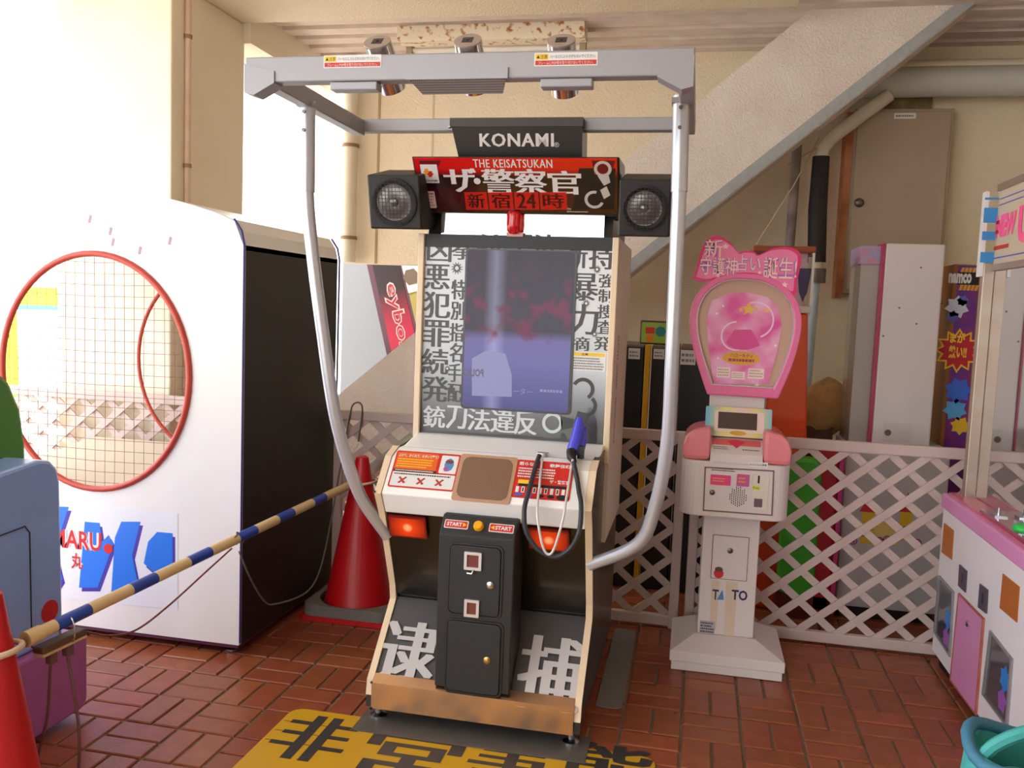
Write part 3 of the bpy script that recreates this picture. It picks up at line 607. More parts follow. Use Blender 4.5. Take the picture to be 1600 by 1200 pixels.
# printed open handcuffs on the bezel
def arc_strip(P, cpx, rx, a0, a1, w_, z, m, parent, nm='handcuff_print', n=28):
    c_ = P.uv(*cpx); o_ = circle(c_[0], c_[1], rx + w_ / 2, n, a0=a0, a1=a1); i_ = circle(c_[0], c_[1], rx - w_ / 2, n, a0=a0, a1=a1)
    mb = MB(); full = abs(a1 - a0 - 2 * math.pi) < 1e-6
    if full: mb.ring2(o_, i_, z, z + .0006)
    else: mb.flat(o_ + i_[::-1], z, z + .0006)
    return obj(nm, mb, m, parent, P.M)
cuff = mat('cuff_print', (196, 206, 200), .35); cuffd = mat('cuff_dark', (46, 50, 48), .35)
arc_strip(PZ, (863, 661), .034, 0, 2 * math.pi, .012, .001, cuff, bz)
plate('handcuff_print', [PZ.uv(876, 650), PZ.uv(897, 655), PZ.uv(896, 668), PZ.uv(877, 672)], .001, .0016, cuffd, bz, PZ)
arc_strip(PZ, (911, 608), .037, -1.0, 2.7, .014, .001, cuffd, bz); arc_strip(PZ, (916, 634), .035, -1.9, .95, .014, .0012, cuffd, bz)
plate('handcuff_print', [PZ.uv(897, 660), PZ.uv(903, 642), PZ.uv(922, 648), PZ.uv(914, 664)], .001, .0017, cuffd, bz, PZ)
# screen: dim game picture, with outdoor reflection and streak painted into its glow
scr = bpy.data.materials.new('screen_picture_reflection'); scr.use_nodes = True; N = scr.node_tree.nodes; L = scr.node_tree.links; b = N['Principled BSDF']; b.inputs['Roughness'].default_value = .06; b.inputs['Base Color'].default_value = lin((20, 18, 22)); b.inputs['Specular IOR Level'].default_value = .18
tc = N.new('ShaderNodeTexCoord'); sp_ = N.new('ShaderNodeSeparateXYZ'); L.new(tc.outputs['Object'], sp_.inputs[0])
r1 = N.new('ShaderNodeValToRGB'); els = r1.color_ramp.elements
sr0 = PZ.rect(727, 392, 893, 640); SH = sr0[3] - sr0[1]; SW = sr0[2] - sr0[0]
while len(els) < 5: els.new(.5)
for e, (p, c_) in zip(els, ((0.0, (70, 70, 122)), (.3, (104, 100, 156)), (.44, (108, 100, 150)), (.5, (62, 56, 66)), (1.0, (54, 48, 54)))): e.position = p; e.color = lin(c_)
ma = N.new('ShaderNodeMath'); ma.operation = 'DIVIDE'; ma.inputs[1].default_value = SH; L.new(sp_.outputs['Y'], ma.inputs[0]); L.new(ma.outputs[0], r1.inputs[0])
st_ = N.new('ShaderNodeMath'); st_.operation = 'SUBTRACT'; st_.inputs[1].default_value = SW * .28; L.new(sp_.outputs['X'], st_.inputs[0]); ab = N.new('ShaderNodeMath'); ab.operation = 'ABSOLUTE'; L.new(st_.outputs[0], ab.inputs[0])
r2 = N.new('ShaderNodeValToRGB'); r2.color_ramp.elements[0].color = (.25, .24, .34, 1); r2.color_ramp.elements[1].position = .045; r2.color_ramp.elements[1].color = (0, 0, 0, 1); L.new(ab.outputs[0], r2.inputs[0])
ad = N.new('ShaderNodeMixRGB'); ad.blend_type = 'ADD'; ad.inputs[0].default_value = .6; L.new(r1.outputs[0], ad.inputs[1]); L.new(r2.outputs[0], ad.inputs[2]); nz = N.new('ShaderNodeTexNoise'); nz.inputs['Scale'].default_value = 14; L.new(tc.outputs['Object'], nz.inputs['Vector'])
cr = N.new('ShaderNodeValToRGB'); cr.color_ramp.elements[0].position = .50; cr.color_ramp.elements[0].color = (0, 0, 0, 1); cr.color_ramp.elements[1].position = .66; cr.color_ramp.elements[1].color = (1, 1, 1, 1); L.new(nz.outputs['Fac'], cr.inputs[0])
hr = N.new('ShaderNodeValToRGB'); els2 = hr.color_ramp.elements; els2.new(.6); els2.new(.8)
for e, (p, v) in zip(els2, ((.40, 0), (.48, 1), (.72, 1), (.85, .15))): e.position = p; e.color = (v, v, v, 1)
L.new(ma.outputs[0], hr.inputs[0]); mm_ = N.new('ShaderNodeMath'); mm_.operation = 'MULTIPLY'; L.new(cr.outputs[0], mm_.inputs[0]); L.new(hr.outputs[0], mm_.inputs[1])
mx2 = N.new('ShaderNodeMixRGB'); mx2.inputs[2].default_value = lin((108, 44, 68)); L.new(mm_.outputs[0], mx2.inputs[0]); L.new(ad.outputs[0], mx2.inputs[1]); L.new(mx2.outputs[0], b.inputs['Emission Color']); b.inputs['Emission Strength'].default_value = .8
PSc = Plane(PZ.p + PZ.u * sr0[0] + PZ.v * sr0[1], PZ.u, PZ.v)
plate('screen_frame', rrect(-.008, -.008, SW + .012, SH + .006, .014), .0008, .004, mat('screen_frame_black', (28, 27, 32), .25), bz, PSc)
sc_ = plate('screen', rrect(0, 0, SW, SH, .012), .004, .0055, scr, G, PSc)
def sem(nm, c_, e_): return mat(nm, tuple(v * .72 for v in c_), .15, emit=e_ * .75)
def spx(*pts): return [PSc.uv(*p) for p in pts]
plate('screen_figure', spx((738, 560), (760, 548), (790, 552), (800, 585), (800, 620), (738, 618)), .0056, .006, sem('screen_car', (124, 122, 178), .9), sc_, PSc)
w_ = PSc.rect(722, 576, 756, 588); letter('POLICE', (w_[2], w_[1], w_[0], w_[3]), .0063, sem('screen_dark', (60, 52, 92), .6), sc_, PSc, bold=.03)
letter('ナレーター', PSc.rect(782, 606, 832, 616), .0063, sem('screen_text', (128, 122, 182), .75), sc_, PSc); dashes(PSc.rect(844, 607, 880, 615), .0063, 1, sem('screen_text', (128, 122, 182), .75), sc_, PSc)
# recess with mirror plate and red beacon
obj('recess_box', MB().prism([(bxl + .03, 3.34, 1.775), (bxl + .03, 3.36, 1.87), (bxl + .03, 3.9, 1.9), (bxl + .03, 3.9, 1.775)], (bxr - bxl - .06, 0, 0)), blackL, G)
PMr = Plane((bxl + .03, 3.34, 1.778), (1, 0, 0), (0, -.004, .092)); w0, w1 = PMr.uv(690, 360)[0], PMr.uv(944, 360)[0]
mrp = plate('mirror_plate', [(w0, .006), (w1, .006), (w1, .088), (w0, .088)], .002, .005, mat('mirror_steel', (230, 228, 230), .06, 1.0), G, PMr)
screws([(w0 + .02, .015), (w1 - .02, .015), (w1 - .02, .075), (w0 + .33, .015)], .004, dark_screw, mrp, PMr, .005)
cb = PMr.uv(806, 352); redg = mat('beacon_red', (196, 14, 24), .12, trans=.35, emit=.12, coat=.6)
bc = obj('beacon_lamp', MB().lathe([(.001, -.046), (.016, -.044), (.027, -.034), (.029, -.01), (.029, .028), (.026, .04), (.001, .042)], Matrix.Translation((cb[0], cb[1] + .01, .035)) @ Matrix.Rotation(-math.pi / 2, 4, 'X'), 20, cap=False), redg, G, PMr.M, smooth='all')
plate('beacon_base', rrect(cb[0] - .03, .004, cb[0] + .035, .02, .004), .005, .03, mat('beacon_base', (206, 150, 146), .4), bc, PMr)
# marquee
m0, m1 = ony(655, 333, 3.30), ony(966, 335, 3.30); t0, t1 = ony(646, 243, 3.16), ony(971, 246, 3.16)
mxl, mxr = (m0.x + t0.x) / 2, (m1.x + t1.x) / 2; mw = mxr - mxl; zb, zt = (m0.z + m1.z) / 2, (t0.z + t1.z) / 2
PQ = Plane((mxl, 3.30, zb), (1, 0, 0), (0, -.14, zt - zb)); mh = PQ.uv(808, 244)[1]
mq = obj('marquee_box', MB().prism([(mxl, 3.303, zb), (mxl, 3.163, zt), (mxl, 3.40, zt + .01), (mxl, 3.55, zb + .02), (mxl, 3.36, zb)], (mw, 0, 0)), blackL, G, bevel=.004)
mart = ramp_mat('marquee_art', [(0.0, (26, 8, 14)), (.18, (60, 10, 22)), (.4, (64, 10, 24)), (.5, (24, 14, 22)), (.66, (22, 12, 20)), (.70, (120, 10, 18)), (.80, (206, 18, 20)), (1.0, (212, 22, 22))], 'Y', .15, size=mh, coat=.8)
mf = plate('marquee_face', [(.008, .006), (mw - .008, .006), (mw - .008, mh - .006), (.008, mh - .006)], .001, .004, mart, G, PQ)
plate('dark_art', [PQ.uv(905, 262), PQ.uv(962, 262), PQ.uv(960, 326), PQ.uv(895, 326)], .004, .0044, mat('marquee_dark', (24, 26, 32), .2), mf, PQ)
for bx in ((655, 250, 690, 266), (925, 250, 962, 272)): plate('dark_art', [PQ.uv(bx[0], bx[1]), PQ.uv(bx[2], bx[1]), PQ.uv(bx[2] - 8, bx[3]), PQ.uv(bx[0] + 4, bx[3])], .004, .0046, mat('marquee_maroon', (110, 12, 28), .3), mf, PQ)
whi = mat('marquee_white', (222, 218, 220), .35)
letter('THE KEISATSUKAN', PQ.rect(740, 248, 863, 261), .005, whi, mf, PQ, bold=.0, smear=.02, spacing=1.08)
for ch, bx in (('ザ', (696, 262, 744, 299)), ('・', (741, 277, 751, 287)), ('警', (755, 263, 803, 302)), ('察', (806, 263, 853, 302)), ('官', (858, 266, 907, 303))): letter(ch, PQ.rect(*bx), .005, whi, mf, PQ, smear=.045)
for k, (ch, x0, x1) in enumerate((('新', 727, 762), ('宿', 764, 802), ('24', 804, 842), ('時', 844, 886))):
    rt = PQ.rect(x0, 299, x1, 327); tl = plate('red_tile', [(rt[0], rt[1]), (rt[2], rt[1] + .002), (rt[2], rt[3]), (rt[0] + .002, rt[3] - .002)], .0045, .0052, mat('tile_red', (196, 26, 22), .3), mf, PQ)
    letter(ch, (rt[0] + .012, rt[1] + .008, rt[2] - .012, rt[3] - .006), .0056, mat('tile_ink', (60, 8, 10), .3), mf, PQ, smear=.03)
rl = PQ.rect(659, 256, 685, 285); plate('maker_badge', rrect(*rl, .002), .004, .0048, inkw, mf, PQ); bwid, bh = rl[2] - rl[0], rl[3] - rl[1]
for c_, o_ in (((240, 150, 40), (.30, .62)), ((206, 36, 34), (.52, .48))):
    x, y = rl[0] + bwid * o_[0], rl[1] + bh * o_[1]
    plate('badge_mark', [(x - .012, y - .004), (x - .002, y + .012), (x + .010, y + .012), (x + .008, y + .004), (x + .014, y + .004), (x + .004, y - .012), (x - .008, y - .012), (x - .006, y - .004)], .0048, .0053, mat('badge_%d' % c_[1], c_, .4), mf, PQ)
letter('KONAMI', (rl[0] + .006, rl[1] + .006, rl[2] - .006, rl[1] + .014), .0054, inkk, mf, PQ, bold=.03)
rl = PQ.rect(661, 298, 681, 324); plate('maker_sticker', rrect(*rl, .004), .004, .0048, mat('sticker_pinkwhite', (226, 206, 208), .4), mf, PQ); dashes((rl[0] + .004, rl[1] + .006, rl[2] - .004, rl[3] - .016), .005, 4, mat('print_pink', (190, 120, 124), .5), mf, PQ)
letter('KONAMI', (rl[0] + .004, rl[3] - .014, rl[2] - .004, rl[3] - .006), .0052, mat('print_maroon', (130, 20, 40), .5), mf, PQ, bold=.03)
cuffm = mat('cuff_silver', (196, 190, 182), .35)
arc_strip(PQ, (942, 263), .026, 0, 2 * math.pi, .011, .0046, cuffm, mf); plate('handcuff_print', [PQ.uv(934, 274), PQ.uv(951, 272), PQ.uv(954, 284), PQ.uv(944, 289)], .0046, .0053, cuffm, mf, PQ)
arc_strip(PQ, (929, 311), .031, 1.3, 5.9, .011, .0046, cuffm, mf); plate('handcuff_print', [PQ.uv(938, 296), PQ.uv(948, 290), PQ.uv(954, 304), PQ.uv(944, 310)], .0046, .0053, cuffm, mf, PQ)
letter('TM', PQ.rect(886, 324, 892, 328), .005, whi, mf, PQ); dashes(PQ.rect(886, 329, 920, 331), .005, 1, whi, mf, PQ)
# header sign
h0, h1 = ony(703, 200, 3.2).x, ony(911, 200, 3.2).x; zf = ony(806, 198, 3.2).z; ztop = ony(806, 184, 3.2).z
hb = obj('header_sign', MB().prism([(h0 + .006, 3.20, zf), (h1 - .002, 3.20, zf), (h1 - .004, 3.24, 2.05), (h0 + .03, 3.24, 2.05)], (0, .14, 0)), blackL, G)
obj('header_flange', MB().box(h0, h1, 3.195, 3.25, zf, ztop), mat('flange_grey', (62, 58, 58), .45), hb)
PH = Plane((h0, 3.20, zf), (1, 0, 0), (0, -.04, zf - 2.05)); letter('KONAMI', PH.rect(750, 208, 865, 229), .003, whi, hb, PH, bold=.008, smear=.035, spacing=1.1); letter('®', PH.rect(866, 222, 874, 230), .003, whi, hb, PH)
screws([PH.uv(716, 190), PH.uv(892, 190)], .006, steel, hb, PH, .004)
# loudspeakers
def speaker(bx, nm):
    x0 = ony(bx[0], 300, 3.16).x; x1 = ony(bx[1], 300, 3.16).x; zt_ = ony((bx[0] + bx[1]) / 2, bx[2], 3.14).z; zb_ = ony((bx[0] + bx[1]) / 2, bx[3], 3.18).z
    PS = Plane((x0, 3.18, zb_), (1, 0, 0), (0, -.05, zt_ - zb_)); wd = x1 - x0; hh = math.hypot(.05, zt_ - zb_)
    s = obj('loudspeaker_box', MB().prism([(x0, 3.18, zb_), (x0, 3.13, zt_), (x0, 3.36, zt_ + .055), (x0, 3.38, zb_ + .02)], (wd, 0, 0)), mat('speaker_black', (26, 25, 26), .5, bump=.1, bscale=300), G, bevel=.006)
    cx, cy = wd / 2, hh / 2; R0 = min(wd, hh) * .40
    obj('speaker_surround', MB().lathe([(R0 * 1.12, .001), (R0 * 1.12, .006), (R0, .008), (R0 * .85, .002)], Matrix.Translation((cx, cy, 0)), 32, cap=False), mat('rubber_black', (16, 15, 16), .6), s, PS.M, smooth=True)
    obj('speaker_cone', MB().lathe([(R0 * .85, .003), (R0 * .62, .0012), (R0 * .55, .004), (R0 * .2, .0018), (R0 * .18, .008), (R0 * .001, .012)], Matrix.Translation((cx, cy, 0)), 32, cap=False), mat('cone_silver_grey', (120, 116, 116), .25, .6), s, PS.M, smooth=True)
    gm_ = MB()
    for k in range(13):
        yy = -R0 * 1.05 + k * R0 * 2.1 / 12; hw_ = math.sqrt(max(0, (R0 * 1.1) ** 2 - yy * yy))
        gm_.box(cx - hw_, cx + hw_, cy + yy - .0008, cy + yy + .0008, .013, .0145); gm_.box(cx + yy - .0008, cx + yy + .0008, cy - hw_, cy + hw_, .0145, .016)
    obj('speaker_grille', gm_, black, s, PS.M)
speaker((577, 658, 274, 358), 'l'); speaker((968, 1049, 281, 370), 'r')
obj('speaker_bracket', MB().box(mxl - .05, mxr + .05, 3.38, 3.44, 1.86, 1.90), black, G)
# ---- overhead frame
fx0, fx1 = ony(383, 105, 2.42).x, ony(1085, 100, 2.42).x; FZ0, FZ1 = 2.140, 2.212
fb = obj('front_beam', MB().box(fx0, fx1, 2.42, 2.47, FZ0, FZ1), framem, G, bevel=.004)
obj('rear_beam', MB().box(fx0, fx1, 3.25, 3.30, 2.165, 2.212), framem, G, bevel=.004)
for x in (fx0, fx1 - .045):
    obj('side_arm', MB().box(x, x + .045, 2.46, 3.26, 2.150, 2.208), framem, G, bevel=.004)
    s_ = 1 if x == fx0 else -1; xo = x if s_ > 0 else x + .045
    cbk = obj('corner_bracket', MB().prism([(xo, 2.415, FZ1 - .02), (xo, 2.415, FZ0 - .03), (xo + s_ * .03, 2.415, FZ0 - .038), (xo + s_ * .095, 2.415, FZ0 - .004), (xo + s_ * .095, 2.415, FZ0 + .03)], (0, .06, 0)), framem, G)
    PBk = Plane((0, 2.415, 0), (1, 0, 0), (0, 0, 1)); screws([(xo + s_ * .08, FZ0 + .004), (xo + s_ * .08, FZ0 + .02)], .005, dark_screw, cbk, PBk)
PFb = Plane((fx0, 2.42, 0), (1, 0, 0), (0, 0, 1))
for bx in ((506, 86, 596, 106), (835, 82, 934, 103)):
    rb_ = PFb.rect(*bx); wst = plate('caution_sticker', rrect(*rb_, .003), .0003, .0012, inkw, fb, PFb); wd, hh = rb_[2] - rb_[0], rb_[3] - rb_[1]
    plate('sticker_yellow', [(rb_[0] + .003, rb_[1] + hh * .48), (rb_[0] + wd * .22, rb_[1] + hh * .48), (rb_[0] + wd * .22, rb_[3] - .003), (rb_[0] + .003, rb_[3] - .003)], .0012, .0016, yellow, fb, PFb)
    plate('sticker_red', [(rb_[0] + .003, rb_[1] + .003), (rb_[2] - .003, rb_[1] + .003), (rb_[2] - .003, rb_[1] + hh * .42), (rb_[0] + .003, rb_[1] + hh * .42)], .0012, .0016, red, fb, PFb)
    letter('▲注意', (rb_[0] + .006, rb_[1] + hh * .56, rb_[0] + wd * .21, rb_[3] - hh * .14), .002, inkk, fb, PFb)
    letter('バーなどにぶらさがらないでください。', (rb_[0] + wd * .25, rb_[1] + hh * .58, rb_[2] - .006, rb_[3] - hh * .16), .002, inkk, fb, PFb)
    letter('フレームにPOP等を取り付けないでください。', (rb_[0] + .012, rb_[1] + hh * .12, rb_[2] - .012, rb_[1] + hh * .36), .002, inkw, fb, PFb)
for (a_, b2) in ((517, 590), (845, 926)):
    obj('sensor_mount', MB().box(ony(a_, 118, 2.43).x, ony(b2, 118, 2.43).x, 2.425, 2.47, FZ0 - .024, FZ0 - .001), framem, G, bevel=.003)
xm0, xm1 = ony(640, 112, 2.42).x, ony(790, 112, 2.42).x
mt = obj('mesh_tray', MB().prism([(xm0, 2.425, FZ0 + .002), (xm1, 2.425, FZ0 + .002), (xm1 - .02, 2.48, FZ0 - .022), (xm0 + .02, 2.48, FZ0 - .022)], (0, .004, -.004)), perforated('grey_mesh', (70, 66, 66), (168, 164, 166), 230), G)
obj('tray_lip', MB().box(xm0 - .008, xm1 + .008, 2.412, 2.42, FZ0 - .002, FZ0 + .028), framem, mt)
screws([(xm0 - fx0 + d, FZ0 + .018) for d in (.005, (xm1 - xm0) / 2, xm1 - xm0 - .005)], .005, dark_screw, mt, Plane((fx0, 2.412, 0), (1, 0, 0), (0, 0, 1)))
chrome = mat('chrome', (220, 216, 214), .12, 1.0)
for (a_, b2) in (((590, 67), (614, 139)), ((731, 65), (744, 140)), ((877, 65), (883, 145))):
    p_, q_ = ony(*a_, 2.50), ony(*b2, 2.60); s = obj('motion_sensor', MB().cyl(p_, q_, .040, n=28), chrome, G, smooth=True)
    ax = (p_ - q_).normalized(); Pc = Plane(p_ + ax * .0005, Vector((1, 0, 0)), ax.cross(Vector((1, 0, 0)))); Pc = Pc if Pc.n.dot(ax) > 0 else Plane(p_, Vector((1, 0, 0)), -ax.cross(Vector((1, 0, 0))))
    plate('sensor_cap', circle(0, 0, .0405, 28), 0, .004, mat('cap_grey', (176, 162, 154), .4, .4), s, Pc)
    mb = MB()
    for k in range(6): mb.box(-.016, .016, -.014 + k * .0055, -.0115 + k * .0055, .004, .0048)
    obj('sensor_vent', mb, inkk, s, Pc.M); screws([(.029, 0), (-.029, 0), (.018, .024), (-.018, .024), (.018, -.024), (-.018, -.024)], .004, dark_screw, s, Pc, .004)
for path in (((481, 158, 2.80), (480, 300, 2.80), (489, 400, 2.81), (503, 510, 2.83), (521, 635, 2.86), (541, 715, 2.90), (566, 780, 2.95), (606, 838, 3.02)),
             ((1065, 150, 2.80), (1061, 300, 2.80), (1056, 420, 2.81), (1050, 560, 2.83), (1043, 690, 2.87), (1024, 790, 2.93), (996, 850, 2.98), (921, 882, 3.05))):
    P_ = [ony(*p) for p in path]
    pl = obj('frame_post', MB().tube(bez(P_, 8), .0225, 16), tubem, G, smooth=True)
    obj('post_sleeve', MB().tube([P_[0], P_[1]], .0255, 16), tubem, pl, smooth=True)
    obj('post_clamp', MB().box(P_[0].x - .028, P_[0].x + .028, 2.77, 2.83, P_[0].z - .01, 2.152), framem, pl)
    for dz in (.04, .10): obj('post_bolt', MB().cyl(P_[0] + Vector((0, -.024, -dz)), P_[0] + Vector((0, -.031, -dz)), .006, n=8), dark_screw, pl)
# ---- gun on its cable
gb = thing('light_gun', 'blue plastic light gun resting muzzle-up in its holder on a black cable', 'toy gun', ony(893, 712, 3.10))
bl = mat('gun_blue', (64, 64, 206), .3, coat=.4)
def gp(px, py, y): return ony(px, py, y)
mb = MB(); mb.tube([gp(906, 652, 3.16), gp(905, 664, 3.155), gp(902, 680, 3.14), gp(897, 698, 3.12), gp(893, 708, 3.11)], [.010, .019, .021, .023, .020], 14)
obj('gun_body', mb, bl, gb, smooth=True)
obj('gun_barrel', MB().tube([gp(912, 668, 3.17), gp(910, 690, 3.15), gp(906, 712, 3.13)], [.012, .016, .012], 12), bl, gb, smooth=True)
obj('gun_grip', MB().tube([gp(893, 706, 3.10), gp(893, 714, 3.075), gp(897, 722, 3.05)], [.019, .017, .010], 12), black, gb, smooth=True)
obj('gun_holder', MB().box(gp(902, 720, 3.12).x, gp(912, 720, 3.12).x, 3.108, 3.132, .976, 1.02), black, gb)
def over(px, py, y, lift):
    """point on the pixel's ray, never deeper than lift in front of the sloping panel or its lip"""
    d = ray(px, py); lim = 9.0
    for pl_ in (PP, Plane((XL, 2.926, .832), (1, 0, 0), (0, -.046, .080)), PE):
        k = d.dot(pl_.n)
        if k < 0:
            t = ((pl_.p - CAM).dot(pl_.n) + lift) / k; q_ = CAM + d * t; v_ = (q_ - pl_.p).dot(pl_.v); hi = {PP: .25, PE: .16}.get(pl_, .01); lo_ = -.11 if hi == .01 else -.02
            if lo_ <= v_ <= hi: lim = min(lim, q_.y)
    return ony(px, py, min(y, lim))
obj('gun_cable', MB().tube(bez([over(*p, .016) for p in ((896, 722, 3.08), (899, 736, 3.04), (902, 750, 3.0), (905, 770, 2.95), (908, 790, 2.90), (905, 830, 2.86), (890, 858, 2.86), (866, 870, 2.86), (840, 858, 2.86), (822, 830, 2.86), (819, 800, 2.87), (823, 778, 2.90), (828, 760, 2.93), (833, 742, 3.0), (838, 725, 3.05), (843, 711, 3.09))], 6), .0085, 10), mat('rubber_cable', (44, 46, 54), .45), gb, smooth=True)
obj('safety_wire', MB().tube(bez([over(*p, .010) for p in ((895, 718, 3.07), (892, 736, 3.02), (889, 755, 2.96), (884, 785, 2.90), (880, 810, 2.86), (866, 857, 2.845), (856, 866, 2.845), (847, 850, 2.845), (840, 810, 2.86), (840, 785, 2.90), (843, 760, 2.94), (845, 736, 3.02), (848, 712, 3.08))], 6), .0045, 8), mat('white_wire', (214, 208, 206), .4, .2), gb, smooth=True)
obj('cable_anchor', MB().box(gp(838, 714, 3.1).x, gp(855, 714, 3.1).x, 3.106, 3.134, .9735, .987), steel, gb)
# ---- yellow floor mat
a0, a1 = onz(470, 1110), onz(1020, 1185)
mtt = tag(obj('floor_mat', MB().flat(rrect(-1.38, 1.75, -0.055, 2.905, 0.05), .0005, .0035), mat('mat_yellow', (208, 160, 16), .5, var=.3, vscale=4, var2=(200, 150, 16))), 'yellow floor mat with big black characters in front of the gun game', 'floor mat')
PMt = Plane((0, 0, .0035), (1, 0, 0), (0, 1, 0)); mk = mat('mat_ink', (52, 50, 52), .5)
for ch, p in (('非', (440, 556, 1120)), ('常', (578, 727, 1138)), ('事', (743, 868, 1150)), ('態', (880, 1018, 1164))):
    xm = (p[0] + p[1]) / 2; top = onz(xm, p[2]); l_, r_ = onz(p[0], p[2] + 25).x, onz(p[1], p[2] + 25).x; wd = r_ - l_
    letter(ch, (l_, top.y - wd * 1.25, r_, top.y), .0006, mk, mtt, PMt, smear=.03)
for k in range(3): obj('mat_line', MB().box(-1.37, -1.2 + .03 * k, 2.80 - .07 * k, 2.803 - .07 * k, .0036, .0040), mk, mtt)
# ================================================================== WHITE BALL CABINET (left)
YF, YBk, XRt = 3.27, 4.24, -1.81; rcx, rcz, rrx, rrz = -2.497, 1.167, .455, .506; XLt = 2 * rcx - XRt
W = thing('ball_cabinet', 'large white walk-in cabinet with a netted round red-rimmed opening and black side', 'amusement cabinet', (rcx, 3.75, 0))
whitep = mat('white_panel', (240, 238, 238), .3, var=.15, vscale=3, coat=.3); bluee = mat('blue_edging', (52, 44, 120), .4); blackp = mat('black_side', (22, 22, 23), .55, bump=.15, bscale=300, var=.4, vscale=4, var2=(34, 34, 34))
def outline():
    p = [(XRt, .05), (XRt, 1.72)] ; hw = XRt - rcx
    p += [(XRt - .012, 1.775), (XRt - .045, 1.822)]
    for k in range(1, 14):
        t = 1 - k / 7.0 * 1.0; x = rcx + t * (hw - .07); p.append((x, 1.935 - .105 * (t * t)))
    p = [q for q in p]; p += [(XLt + .045, 1.822), (XLt + .012, 1.775), (XLt, 1.72), (XLt, .05)]
    return p
OUT = outline()
def hole_panel(y0, y1):
    n = 64; inn = []; out = []
    for k in range(n):
        a_ = 2 * math.pi * k / n; dx, dz = math.cos(a_), math.sin(a_); inn.append((rcx + rrx * dx, rcz + rrz * dz)); best = None
        for i in range(len(OUT)):
            (ax, az), (bx, bz) = OUT[i], OUT[(i + 1) % len(OUT)]; ex, ez = bx - ax, bz - az; den = dx * ez - dz * ex
            if abs(den) < 1e-9: continue
            t = ((ax - rcx) * ez - (az - rcz) * ex) / den; s_ = ((ax - rcx) * dz - (az - rcz) * dx) / den
            if t > 0 and -1e-6 <= s_ <= 1 + 1e-6 and (best is None or t < best): best = t
        out.append((rcx + dx * best, rcz + dz * best))
    for (cx_, cz_) in ((XRt, .05), (XLt, .05), (XRt, 1.72), (XLt, 1.72)):          # keep the corners sharp
        j = min(range(n), key=lambda q: (out[q][0] - cx_) ** 2 + (out[q][1] - cz_) ** 2); out[j] = (cx_, cz_)
    mb = MB(); mb.ring2(out, inn, y0, y1); mb.v = [(x, z_, y_) for (x, y_, z_) in mb.v]; mb.f = [tuple(reversed(f)) for f in mb.f]; return mb
for nm, y0 in (('front_panel', YF), ('back_hoop', YBk - .06)):
    if nm == 'front_panel': fpn = obj(nm, hole_panel(y0, y0 + .02), whitep, W, fix=True)
    else: fpn = W
    cx_ = rcx if nm == 'front_panel' else rcx + .03
    obj('red_rim', MB().tube([(cx_ + (rrx - .004) * math.cos(2 * math.pi * k / 60), y0 - .004, rcz + (rrz - .004) * math.sin(2 * math.pi * k / 60)) for k in range(60)], .013 if nm == 'front_panel' else .010, 10, closed=True), mat('rim_red', (196, 70, 52), .4, var=.4, vscale=14, var2=(150, 40, 30)), fpn, smooth='all')
obj('back_post', MB().box(XRt - .14, XRt - .021, YBk - .04, YBk - .02, .05, 1.73), whitep, W)
obj('back_header', MB().prism([(x, YBk - .04, z - .021) for x, z in OUT[3:-3]] + [(OUT[-4][0], YBk - .04, 1.74), (OUT[3][0], YBk - .04, 1.74)], (0, .02, 0)), whitep, W)
obj('side_panel', MB().box(XRt - .02, XRt, YF + .02, YBk - .02, .05, 1.72), blackp, W)
obj('side_lining', MB().box(XRt - .035, XRt - .021, YF + .02, YBk - .02, .07, 1.75), mat('lining_beige', (206, 190, 168), .7), W)
zfl = ony(225, 655, 4.1).z
obj('cabinet_floor', MB().prism([(XLt + .02, YF + .021, .60), (XLt + .02, YF + .021, .63), (XLt + .02, YBk - .10, zfl - .12), (XLt + .02, YBk - .10, .60)], (XRt - .056 - XLt, 0, 0)), mat('lining_beige', (206, 190, 168), .7), W)
roof = MB(); tp = OUT[1:-1]
roof.prism([(x, YF + .021, z) for x, z in tp] + [(x, YF + .021, z - .02) for x, z in reversed(tp)], (0, YBk - YF - .042, 0)); obj('roof', roof, whitep, W)
obj('edge_strip', MB().tube([(XRt + .002, YF + .004, .06), (XRt + .002, YF + .004, 1.72), (XRt - .010, YF + .004, 1.777), (XRt - .044, YF + .004, 1.824)], .005, 8), bluee, W)
obj('edge_strip', MB().tube([(XRt + .002, YBk, .06), (XRt + .002, YBk, 1.72), (XRt - .010, YBk, 1.777), (XRt - .044, YBk, 1.824)], .005, 8), bluee, W)
obj('base_rail', MB().box(XLt + .01, XRt - .004, YF + .003, YBk - .003, .035, .05), mat('plum_rail', (84, 24, 60), .5), W)
for x in (XLt + .06, XRt - .06):
    for y_ in (YF + .06, YBk - .06): obj('foot', MB().lathe([(.03, 0.001), (.03, .012), (.014, .018), (.014, .036)], Matrix.Translation((x, y_, 0)), 14), steel, W, smooth=True)
obj('side_catch', MB().box(XRt, XRt + .006, YBk - .10, YBk - .05, 1.18, 1.20), mat('catch', (176, 150, 120), .4, .6), W)
net = MB(); st = .047; k = -11
while k <= 11:
    u_ = k * st
    if abs(u_) < rrx - .005: hz = rrz * math.sqrt(1 - (u_ / rrx) ** 2); net.tube([(rcx + u_, YF + .004, rcz - hz), (rcx + u_, YF + .006 + .004 * math.sin(k), rcz), (rcx + u_, YF + .004, rcz + hz)], .0011, 5)
    if abs(u_) < rrz - .005: hx = rrx * math.sqrt(1 - (u_ / rrz) ** 2); net.tube([(rcx - hx, YF + .004, rcz + u_), (rcx, YF + .008, rcz + u_ - .006), (rcx + hx, YF + .004, rcz + u_)], .0011, 5)
    k += 1
obj('net', net, mat('net_cord', (150, 84, 66), .8), W)
